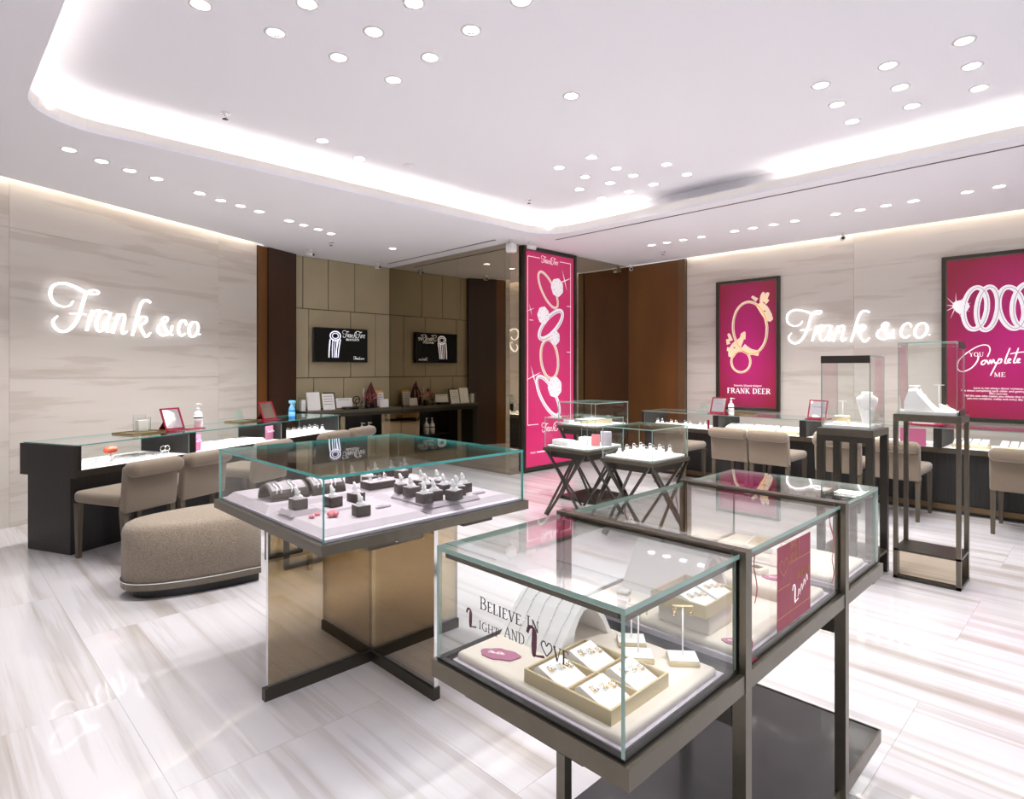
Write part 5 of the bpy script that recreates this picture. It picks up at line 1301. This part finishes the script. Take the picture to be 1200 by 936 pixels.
# end panel of the first left unit
t = thing('counter_end_panel', 'black glossy end panel closing the left counter row', 'panel', (*world_of(LLOC, LRZ, -.30, 0), 0), LRZ)
B().box(0, .019, -1.41, -.78, .58, .822).build('panel', 'dark_wood', t)
B().box(.0, .019, -1.412, -1.4105, .58, .822).build('edge_strip', 'frame_dark', t)
for k, z in enumerate((.12, .27, .42)):
    pass
RLOC = (8.27, 5.65); RRZ = R(-90)
right_units = [(1.03, 2.10), (2.10, 3.135), (3.135, 4.39), (4.39, 5.60)]
counter(RLOC, RRZ, right_units, -1.215, -.62, 'grey_wood', ['grey wood counter showcase by the right brown panel, the farthest of the right row', 'grey wood counter showcase under the deer ring poster', 'grey wood counter showcase below the right wall sign, behind the tall stands', 'grey wood counter showcase at the right edge, below the interlocking rings poster'])

def LW(x, y): return world_of(LLOC, LRZ, x, y)
def RW(x, y): return world_of(RLOC, RRZ, x, y)
ZK = .6355
# chains in the first left unit: each a loop of its own
for i in range(22):
    x = -.13 + .205 * (i % 4) + .03 * math.sin(i * 2.3); y = -1.30 + .085 * (i // 4)
    if x > .69: continue
    b = B(); a0 = i * .7
    pts = [(.075 * math.cos(a) * (1 + .25 * math.sin(3 * a + i)), .03 * math.sin(a) * (1 + .3 * math.cos(2 * a + i)), .004 + .001 * math.sin(9 * a)) for a in [2 * math.pi * k / 26 for k in range(26)]]
    b.tube(pts, .0022, 5, closed=True)
    o = b.build('chain', 'silver')
    wx, wy = LW(x, y); o.location = (wx, wy, ZK); o.rotation_euler = (0, 0, LRZ + .5 * math.sin(i))
    tag(o, 'silver chain laid on the white bed of the first left counter, %s of row %s' % (ORD[i % 4], ORD[i // 4]), 'necklace', 'chains in the first left counter')
wx, wy = LW(.04, -1.315)
t = thing('rose_stand', 'coral rose on a small white swirl stand in the first left counter', 'flower', (wx, wy, ZK))
b = B(); b.lathe([(.036, .0005), (.040, .012), (.024, .02), (.008, .022)], n=16); b.ring((0, 0, .047), .025, .010, (1, .4, 0), n=16, k=6); b.build('stand', 'white', t)
B().tube([(0, 0, .06), (.004, 0, .08), (0, 0, .10)], .003, 6).build('stem', 'leaf', t)
for k in range(3):
    b = B()
    for i in range(6):
        a = i * 1.05 + k * .5; q = .042 * (1 - k * .28)
        b.ball((math.cos(a) * q * .6, math.sin(a) * q * .6, .115 + k * .009), q * .6, seg=8)
    b.build('petal', 'coral', t)
wx, wy = LW(.56, -1.28)
t = thing('brooch_stand', 'openwork silver butterfly brooch standing in the first left counter', 'brooch', (wx, wy, ZK), LRZ)
b = B()
for sx in (-1, 1):
    b.ring((sx * .022, 0, .060), .024, .0035, (0, 1, 0), n=14, k=5).ring((sx * .018, 0, .028), .018, .003, (0, 1, 0), n=12, k=5)
    b.ball((sx * .018, 0, .06), .008, 1, seg=6).ball((sx * .034, 0, .085), .006, 1, seg=6)
b.tube([(0, 0, .002), (0, 0, .09)], .003, 6)
b.build('brooch', ['silver', 'black'], t)
# second left unit
for x, lab, mt in ((.86, 'pink card standing at the left end of the second left counter', 'pinkcard'), (1.80, 'pink card standing at the right end of the second left counter', 'mauve')):
    wx, wy = LW(x, -1.30); t = thing('pink_card', lab, 'card', (wx, wy, ZK), LRZ)
    B().box(-.055, .055, -.004, .004, .0005, .15).build('card', mt, t)
    b = B(); script_name(b, (-.035, -.0045, .08), (1, 0, 0), (0, 0, 1), .03, -.0004); b.build('lettering', 'text_white', t)
for i in range(6):
    x = 1.03 + .13 * (i % 6); 
    wx, wy = LW(x, -1.12 - .03 * (i % 2)); t = thing('jewel_tray', 'white jewel tray in the second left counter, %s from the left' % ORD[i], 'tray', (wx, wy, ZK), LRZ, 'jewel trays in the second left counter')
    B().rbox(-.055, .055, -.14, .14, .0005, .03, .004, 1).build('tray', 'white', t)
    b = B()
    for k in range(5): b.ring((0, -.10 + .05 * k, .036), .012, .0025, (0, 0, 1), n=10, k=4)
    b.build('jewel', 'silver', t)
# third left unit: ring stands
for i in range(14):
    x = 2.16 + .095 * (i % 7); y = -1.26 + .11 * (i // 7)
    wx, wy = LW(x, y)
    white_disc(wx, wy, ZK, 'white ring display in the third left counter, %s in its %s row' % (ORD[i % 7], ORD[i // 7]), 'ring displays in the third left counter', .032, .055)
wx, wy = LW(2.03, -1.28)
t = thing('necklace_easel', 'small white and pink display easel at the left of the third left counter', 'display plinth', (wx, wy, ZK), LRZ)
B().rbox(-.03, .03, -.03, .03, .0005, .02, .003, 1).build('base', 'white', t); B().tube([(0, 0, .02), (0, .01, .10)], .012, 8).build('post', 'rose', t)

# right counters: champagne trays with white jewel cards
def champagne_tray(x, y, lab, w=.15, d=.10, grp='champagne trays in the right counters'):
    wx, wy = RW(x, y)
    t = thing('jewel_tray', lab, 'tray', (wx, wy, ZK), RRZ, grp)
    B().rbox(-w, w, -d, d, .0005, .032, .003, 1).build('tray', 'champagne', t)
    for k in range(4):
        o = B().add([(-w * .8 / 4, -d * .8, 0), (w * .8 / 4, -d * .8, 0), (w * .8 / 4, d * .8, 0), (-w * .8 / 4, d * .8, 0), (-w * .8 / 4, -d * .8, .012), (w * .8 / 4, -d * .8, .012), (w * .8 / 4, d * .8, .045), (-w * .8 / 4, d * .8, .045)], [(0, 3, 2, 1), (4, 5, 6, 7), (0, 1, 5, 4), (1, 2, 6, 5), (2, 3, 7, 6), (3, 0, 4, 7)]).build('jewel_pad', 'white', t)
        o.location = (-w * .75 + k * w * .5, 0, .0325)
nm = ['farthest', 'second', 'third', 'fourth', 'nearest']
for i, x in enumerate((2.30, 2.62, 2.94)): champagne_tray(x, -.98, 'champagne jewel tray in the counter under the deer ring poster, %s from its left' % ORD[i])
for i, x in enumerate((3.35, 3.70)): champagne_tray(x, -.98, 'champagne jewel tray in the counter below the right wall sign, %s from its left' % ORD[i])
for i, x in enumerate((4.62, 4.98, 5.34)): champagne_tray(x, -.98, 'champagne jewel tray in the rightmost counter, %s from its left' % ORD[i], .14)
for i in range(8):
    wx, wy = RW(1.16 + .105 * i, -1.02 - .06 * (i % 2))
    white_disc(wx, wy, ZK, 'white ring display in the farthest right counter, %s from the left' % ORD[i], 'ring displays in the farthest right counter', .032, .055)
wx, wy = RW(4.19, -1.19)
t = thing('pink_card', 'upright magenta card in the counter behind the thin-legged showcase', 'card', (wx, wy, ZK), RRZ)
B().box(-.12, .10, .001, .009, .0005, .17).build('card', 'pinkcard', t)
wx, wy = RW(1.98, -1.17)
t = thing('pink_card', 'narrow maroon card at the right end of the farthest right counter', 'card', (wx, wy, ZK), RRZ)
B().box(-.012, .012, .001, .009, .0005, .12).build('card', 'burgundy', t)

# ---- things standing on the counters
ZC = .8285
def table_mirror(wx, wy, rz, lab, flip=1, w=.20, h=.21):
    t = thing('table_mirror', lab, 'mirror', (wx, wy, ZC), rz, 'burgundy framed table mirrors')
    B().box(-w / 2 - .01, w / 2 + .01, -.10, .12, .0005, .008).build('base', 'burgundy', t)
    tilt = R(22)
    bm = B(); bm.T = Matrix.Translation((0, -.05, .009)) @ Matrix.Rotation(-tilt, 4, 'X')
    f = .014
    bm.box(-w / 2, w / 2, -.006, .006, 0, f).box(-w / 2, w / 2, -.006, .006, h - f, h).box(-w / 2, -w / 2 + f, -.006, .006, f, h - f).box(w / 2 - f, w / 2, -.006, .006, f, h - f)
    bm.build('frame', 'burgundy', t)
    bm = B(); bm.T = Matrix.Translation((0, -.05, .009)) @ Matrix.Rotation(-tilt, 4, 'X')
    bm.box(-w / 2 + f, w / 2 - f, -.002, .003, f, h - f).build('mirror_glass', 'plain_mirror', t)
    bm = B(); bm.T = Matrix.Translation((0, -.05, .009)) @ Matrix.Rotation(-tilt, 4, 'X')
    bm.box(-w / 2 + .01, w / 2 - .01, .006, .010, .005, h - .005).build('back', 'burgundy', t)
    B().add([(-.05, .10, .008), (.05, .10, .008), (.05, -.005, h * .62), (-.05, -.005, h * .62), (-.05, .105, .008), (.05, .105, .008), (.05, .002, h * .63), (-.05, .002, h * .63)], [(0, 1, 2, 3), (7, 6, 5, 4), (0, 4, 5, 1), (1, 5, 6, 2), (2, 6, 7, 3), (3, 7, 4, 0)]).build('strut', 'hide', t)
M['plain_mirror'] = mat('silver_mirror', (.86, .86, .86, 1), .02, 1.0)
wx, wy = LW(.79, -1.08); table_mirror(wx, wy, LRZ, 'burgundy framed table mirror on the left counter, nearer to the camera')
wx, wy = LW(1.98, -1.10); table_mirror(wx, wy, LRZ, 'burgundy framed table mirror on the left counter by the blue spray bottle')
wx, wy = RW(2.03, -.98); table_mirror(wx, wy, RRZ, 'burgundy framed table mirror below the deer ring poster')
wx, wy = RW(3.22, -.98); table_mirror(wx, wy, RRZ, 'burgundy framed table mirror left of the slatted stand showcase', h=.22)
def brass_tray(wx, wy, rz, lab, w=.17, d=.12, mt='brass'):
    t = thing('brass_tray', lab, 'tray', (wx, wy, ZC), rz, 'trays on top of the counters')
    b = B(); b.box(-w, w, -d, d, .0005, .006).box(-w, w, -d, -d + .004, .006, .013).box(-w, w, d - .004, d, .006, .013).box(-w, -w + .004, -d + .004, d - .004, .006, .013).box(w - .004, w, -d + .004, d - .004, .006, .013).build('tray', mt, t)
wx, wy = LW(.50, -1.04); brass_tray(wx, wy, LRZ, 'shallow brass tray on the left counter beside the nearer mirror', .16, .13)
wx, wy = LW(1.72, -1.02); brass_tray(wx, wy, LRZ, 'shallow brass tray on the left counter beside the further mirror', .15, .11)
wx, wy = RW(2.28, -.85); brass_tray(wx, wy, RRZ, 'shallow brass tray on the right counter beside the sanitiser bottle', .14, .10)
def acrylic(wx, wy, z, rz, lab, kind):
    t = thing('acrylic_holder', lab, 'holder', (wx, wy, z), rz, 'clear acrylic holders')
    if kind == 0:
        pane(t, -.06, .06, -.035, -.032, .0005, .13, name='front_panel'); pane(t, -.06, .06, .030, .033, .0005, .15, name='back_panel')
        pane(t, -.06, -.057, -.0319, .0299, .0005, .12, name='side_panel'); pane(t, .057, .06, -.0319, .0299, .0005, .12, name='side_panel')
        B().box(-.05, .05, -.02, .02, .002, .10).build('papers', 'print', t)
    else:
        for k in range(6):
            b = B(); b.bar((-.09 + .03 * k, 0, .0015), (-.02 + .012 * k, 0, .12), .003); b.bar((.09 - .03 * k, .02, .0015), (.02 - .012 * k, .02, .12), .003); b.build('rod', 'edge_pale', t)
        B().box(-.1, .1, -.02, .04, .0005, .0015).build('base', 'edge_pale', t)
wx, wy = LW(.57, -.98); acrylic(wx, wy, ZC + .007, LRZ, 'clear acrylic card holder behind the nearer left mirror', 0)
wx, wy = LW(1.70, -.98); acrylic(wx, wy, ZC + .007, LRZ, 'clear acrylic stand of crossed rods behind the further left mirror', 1)
wx, wy = RW(1.80, -.95); acrylic(wx, wy, ZC, RRZ, 'clear acrylic stand on the farthest right counter', 1)
def pump_bottle(wx, wy, z, lab, s=1.0, grp='hand sanitiser bottles'):
    t = thing('pump_bottle', lab, 'bottle', (wx, wy, z), LRZ, grp)
    B().lathe([(.034 * s, .0005), (.037 * s, .006 * s), (.037 * s, .12 * s), (.030 * s, .14 * s), (.014 * s, .15 * s), (.014 * s, .16 * s)], n=18).build('bottle', 'clearplastic', t)
    B().lathe([(.0375 * s, .03 * s), (.0375 * s, .11 * s)], n=18).build('paper_label', 'print', t)
    B().lathe([(.0382 * s, .085 * s), (.0382 * s, .098 * s)], n=18).build('label_band', 'text_dark', t)
    b = B(); b.lathe([(.016 * s, .16 * s), (.016 * s, .178 * s), (.006 * s, .18 * s), (.006 * s, .205 * s), (.016 * s, .207 * s), (.015 * s, .218 * s)], n=14); b.bar((0, 0, .212 * s), (0, -.045 * s, .207 * s), .010 * s); b.build('pump', 'white', t)
M['clearplastic'] = mat('milky_plastic', rgb(228, 232, 236), .2)
wx, wy = LW(1.05, -1.12); pump_bottle(wx, wy, ZC, 'white sanitiser pump bottle beside the nearer left mirror', 1.08)
wx, wy = RW(2.20, -1.0); pump_bottle(wx, wy, ZC, 'white sanitiser pump bottle beside the mirror below the deer ring poster', .95)
t = thing('small_card', 'small red tray below the nearer left mirror and sanitiser bottle', 'tray', (*LW(.95, -1.17), ZC), LRZ)
B().rbox(-.10, .10, -.05, .05, .0005, .008, .002, 1).build('tray', 'burgundy', t)
wx, wy = LW(2.36, -1.12)
t = thing('spray_bottle', 'blue spray bottle of glass cleaner on the left counter', 'bottle', (wx, wy, ZC), LRZ)
B().lathe([(.035, .0005), (.038, .01), (.038, .075), (.0365, .09)], n=18).build('liquid', 'blue', t)
B().lathe([(.0366, .09), (.034, .11), (.020, .135), (.016, .15), (.016, .165)], n=18).build('bottle', 'lightblue', t)
b = B(); b.rbox(-.018, .018, -.045, .035, .165, .20, .006, 2); b.bar((0, -.03, .17), (0, -.045, .13), .008); b.build('spray_head', 'lightblue', t)
B().lathe([(.0385, .02), (.0385, .065)], n=18).build('paper_label', 'lightblue', t)
wx, wy = RW(4.26, -1.03)
t = thing('burgundy_tray', 'burgundy tray with a white card on the counter behind the thin-legged showcase', 'tray', (wx, wy, ZC), RRZ)
B().rbox(-.15, .15, -.10, .10, .0005, .02, .003, 1).build('tray', 'burgundy', t); B().box(-.10, .08, -.08, .05, .0205, .04).build('card', 'white', t)

# ---- chairs
def make_chair(loc, rz, label, group):
    t = thing('counter_chair', label, 'chair', loc, rz, group)
    B().rbox(-.21, .21, -.20, .31, .405, .495, .035, 4).build('seat', 'fabric', t)
    b = B(); b.T = Matrix.Translation((0, -.20, .37)) @ Matrix.Rotation(R(5), 4, 'X')
    b.rbox(-.212, .212, -.045, .025, 0, .335, .02, 3); b.build('backrest', 'fabric', t)
    b = B(); b.rbox(-.215, .215, -.345, -.205, .625, .735, .05, 5); b.build('back_roll', 'fabric', t)
    for x, y in ((-.19, .27), (.19, .27), (-.19, -.20), (.19, -.20)):
        b = B(); a, c = .022, .014
        s_ = .03 if y < 0 else 0
        vs = [(x - c, y - c - s_, 0), (x + c, y - c - s_, 0), (x + c, y + c - s_, 0), (x - c, y + c - s_, 0), (x - a, y - a, .4055), (x + a, y - a, .4055), (x + a, y + a, .4055), (x - a, y + a, .4055)]
        b.add(vs, [(0, 3, 2, 1), (4, 5, 6, 7), (0, 1, 5, 4), (1, 2, 6, 5), (2, 3, 7, 6), (3, 0, 4, 7)]); b.build('leg', 'chair_leg', t)
    return t
yc = -1.72
ch = None
for i, (x, lab) in enumerate(((-.11, 'taupe upholstered counter chair at the far left counter, the first one'), (.36, 'taupe upholstered counter chair at the left counter, second from the left, behind the ottoman'), (1.10, 'taupe upholstered counter chair seen through the ring case glass, third along the left counter'), (2.00, 'taupe upholstered counter chair behind the ring case top, fourth along the left counter'), (2.50, 'taupe upholstered counter chair at the end of the left counter, next to the bottle niche'))):
    wx, wy = LW(x, yc)
    if ch is None: ch = make_chair((wx, wy, 0), LRZ, lab, 'chairs at the left counter')
    else: dup(ch, (wx, wy, 0), LRZ, lab, 'chairs at the left counter')
for Y, lab in ((3.86, 'taupe upholstered counter chair behind the nearest crossed-leg showcase'), (3.10, 'taupe upholstered counter chair below the deer ring poster, left of the pair'), (2.66, 'taupe upholstered counter chair below the deer ring poster, right of the pair'), (1.98, 'taupe upholstered counter chair behind the slatted showcase stand'), (1.50, 'taupe upholstered counter chair between the two tall showcases'), (.58, 'taupe upholstered counter chair at the right edge of the picture')):
    dup(ch, (6.72, Y, 0), RRZ, lab, 'chairs at the right counter')

# ---- ottoman
def half_ellipse(a, c, n=26, p=2.35):
    pts = []
    for i in range(n + 1):
        an = math.pi / 2 + math.pi * i / n
        cx, sy = math.cos(an), math.sin(an)
        pts.append((a * -abs(cx) ** (2 / p), c * math.copysign(abs(sy) ** (2 / p), sy)))
    return pts
t = thing('ottoman', 'large speckled taupe half-round ottoman in front of the left chairs', 'ottoman', (1.62, 4.27, 0), R(-3))
a, c = .735, .29
b = B(); lv = [(0, .105), (0, .38), (.006, .41), (.02, .434), (.045, .447), (.09, .452)]
vs = []; n = 27
for q, z in lv:
    for x, y in half_ellipse(a - q, c - q): vs.append((x - (q if x > -1e-6 else 0) * 1.0, y, z))
fs = []
for i in range(len(lv) - 1):
    for j in range(n):
        j2 = (j + 1) % n
        fs.append((i * n + j, i * n + j2, (i + 1) * n + j2, (i + 1) * n + j))
fs += [tuple(range(n))[::-1], tuple(range((len(lv) - 1) * n, len(lv) * n))]
b.add(vs, fs, 0, True); b.build('cushion', 'tweed', t)
B().prism(half_ellipse(a + .006, c + .006), .060, .1045).build('trim_band', 'frame', t)
B().prism(half_ellipse(a + .008, c + .008), .098, .1035).build('trim_line', 'chrome', t)
B().prism(half_ellipse(a - .05, c - .04), .0, .0595).build('plinth', 'black', t)
# low sled table beyond it
t = thing('low_table', 'low dark metal sled table behind the ottoman, seen through the bronze glass', 'table', (1.95, 4.25, 0))
for y in (-.16, .16):
    B().box(-.14, -.11, y - .015, y + .015, .0, .36).build('leg', 'frame_dark', t); B().box(.11, .14, y - .015, y + .015, .0, .36).build('leg', 'frame_dark', t)
B().box(-.11, .11, -.175, -.145, .0, .03).box(-.11, .11, .145, .175, .0, .03).build('runner', 'frame_dark', t)
B().rbox(-.16, .16, -.19, .19, .3605, .39, .004, 1).build('table_top', 'shelf', t)

# ================================================================ BACK COUNTER UNDER THE TELEVISION
t = thing('back_counter', 'dark bronze back counter under the television with mirrored front', 'counter', (3.905, 8.10, 0))
W = 1.62
B().box(.0, W, .0, .372, .745, .79).build('worktop', 'frame', t)
B().box(.0, W, .012, .372, .69, .7445).build('apron', 'frame_dark', t)
B().box(.45, .63, .05, .37, 0, .6895).build('cabinet', 'mirror', t)
B().box(1.26, W, .05, .37, 0, .6895).build('cabinet', 'mirror', t)
B().box(.0, .10, .05, .37, 0, .6895).build('side_panel', 'frame_dark', t)
b = B(); b.box(.6305, 1.2595, .33, .37, .0, .6895).box(.6305, 1.2595, .05, .33, .28, .30).box(.6305, 1.2595, .05, .33, .0, .05).build('niche', 'black', t)
for i, x in enumerate((4.86, 4.98)):
    pump_bottle(x, 8.22, .3005, 'white bottle in the dark niche under the back counter, %s one' % ('left', 'right')[i], 1.25, 'bottles in the niche')
zt = .7905
def stand_card(name, label, x, y, w, h, mt, tilt=12, lines=0, cat='sign card', rz=0, back=None, gold=False):
    t = thing(name, label, cat, (x, y, zt), rz)
    Tm = Matrix.Rotation(R(-tilt), 4, 'X')
    b = B(); b.T = Tm; b.box(-w / 2, w / 2, -.004, .004, .003, h); b.build('sheet', mt, t)
    if back: b = B(); b.T = Tm; b.box(-w / 2 + .03, w / 2 + .02, .0045, .012, .003, h + .02); b.build('backing', back, t)
    if lines:
        b = B(); b.T = Tm
        for i in range(lines):
            for k in range(6): b.box(-w * .36 + k * w * .12, -w * .36 + k * w * .12 + w * .08, -.0052, -.0042, h * (.82 - i * .16), h * (.82 - i * .16) + .008)
        b.build('printed_line', 'text_dark', t)
    if gold: b = B(); b.T = Tm; b.box(-w / 2, w / 2, -.0056, -.0042, .003, .02); b.build('edge_band', 'brass', t)
    return t
stand_card('display_folder', 'tall white folder standing at the left of the back counter', 4.10, 8.26, .20, .27, 'print', 10, 0)
stand_card('price_board', 'white board with dark lines of print beside the tall folder', 4.33, 8.24, .19, .245, 'print', 14, 4, back='black')
stand_card('flat_sign', 'low wide white sign card in the middle of the back counter', 4.60, 8.28, .27, .165, 'print', 10, 1, gold=True)
stand_card('certificate', 'small white certificate with yellow corner by the mirror', 5.27, 8.36, .15, .23, 'print', 6, 3)
stand_card('photo_card', 'small white card with two dark pictures near the mirrored corner', 5.25, 8.20, .16, .13, 'print', 10, 0)
t = thing('yellow_card', 'yellow and white leaflet leaning behind the certificate', 'leaflet', (5.27, 8.41, zt), 0)
B().add([(-.07, 0, .19), (.08, 0, .19), (.08, 0, .26), (-.07, 0, .26), (-.07, .006, .19), (.08, .006, .19), (.08, .006, .26), (-.07, .006, .26)], [(0, 1, 2, 3), (7, 6, 5, 4), (0, 4, 5, 1), (1, 5, 6, 2), (2, 6, 7, 3), (3, 7, 4, 0)]).build('leaflet_top', mat('yellow_print', rgb(235, 180, 60), .5), t)
B().box(-.07, .08, 0, .006, .0, .19).build('leaflet', 'print', t)
t = thing('dark_box', 'flat black box lying behind the low wide sign', 'box', (4.66, 8.19, zt), 0)
B().rbox(-.13, .10, -.06, .06, .0005, .035, .004, 1).build('body', 'black', t); B().box(-.12, .09, -.05, .05, .0355, .037).build('lid', 'frame_dark', t)
t = thing('acrylic_box', 'clear acrylic box of papers at the left end of the back counter', 'holder', (3.93, 8.27, zt))
pane(t, -.05, .05, -.05, -.046, .0005, .20, name='front_panel'); pane(t, -.05, .05, .046, .05, .0005, .20, name='back_panel'); pane(t, -.05, -.046, -.0459, .0459, .0005, .20, name='side_panel'); B().box(-.03, .03, -.03, .03, .001, .16).build('papers', 'print', t)
# flower bowl
t = thing('flower_arrangement', 'flower arrangement of pink and orange petals on the back counter', 'flowers', (4.98, 8.22, zt))
B().lathe([(.04, .0005), (.05, .03), (.045, .08), (.035, .085)], n=16).build('vase', 'black', t)
random.seed(3)
for i in range(34):
    a = random.uniform(0, 6.28); q = random.uniform(.02, .12); z = .10 + random.uniform(0, .15)
    b = B(); b.T = Matrix.Translation((math.cos(a) * q, math.sin(a) * q * .6 - .02, z)) @ Matrix.Rotation(random.uniform(-1, 1), 4, 'X') @ Matrix.Rotation(a, 4, 'Z')
    b.add([(0, 0, 0), (.022, .012, .006), (.05, 0, .012), (.022, -.012, .006), (.022, 0, -.003)], [(0, 1, 4), (1, 2, 4), (2, 3, 4), (3, 0, 4), (0, 3, 2, 1)])
    b.build('petal', ['pinkflower', 'coral', 'rose'][i % 3], t)
for i in range(10):
    a = 2.4 + i * .22; b = B(); b.T = Matrix.Translation((-.10 + .01 * i, -.01, .11 + .012 * i)) @ Matrix.Rotation(a, 4, 'Y')
    b.add([(0, 0, 0), (.04, .02, 0), (.09, 0, 0), (.04, -.02, 0), (.04, 0, -.006)], [(0, 1, 4), (1, 2, 4), (2, 3, 4), (3, 0, 4), (0, 3, 2, 1)]); b.build('leaf', 'leaf', t)
# decorative boat-like tower of dark red strips
t = thing('strip_ornament', 'dark red pointed ornament of woven strips behind the flowers', 'ornament', (5.10, 8.34, zt))
for i in range(7):
    a = i * .9; b = B(); b.tube([(.10 * math.cos(a), .05 * math.sin(a), .0005), (.085 * math.cos(a + .3), .05 * math.sin(a + .3), .18), (.03 * math.cos(a + .6), .02, .33), (0, 0, .40)], [.012, .014, .008, .004], 6); b.build('strip', 'hide', t)
t = thing('candle', 'pale candle standing among the flowers', 'candle', (4.955, 8.33, zt))
B().lathe([(.011, .0005), (.011, .30), (.006, .305)], n=10).build('wax', 'cream', t)
t = thing('spectacle_stand', 'dark ring shaped ornament left of the flower arrangement', 'ornament', (4.80, 8.28, zt))
B().ring((0, 0, .13), .055, .008, (.2, 1, 0), n=20, k=6).ring((.03, .02, .11), .035, .006, (.4, 1, 0), n=16, k=6).build('ring', 'black', t); B().lathe([(.035, .0005), (.035, .012), (.008, .02), (.008, .07)], n=12).build('stand', 'black', t)
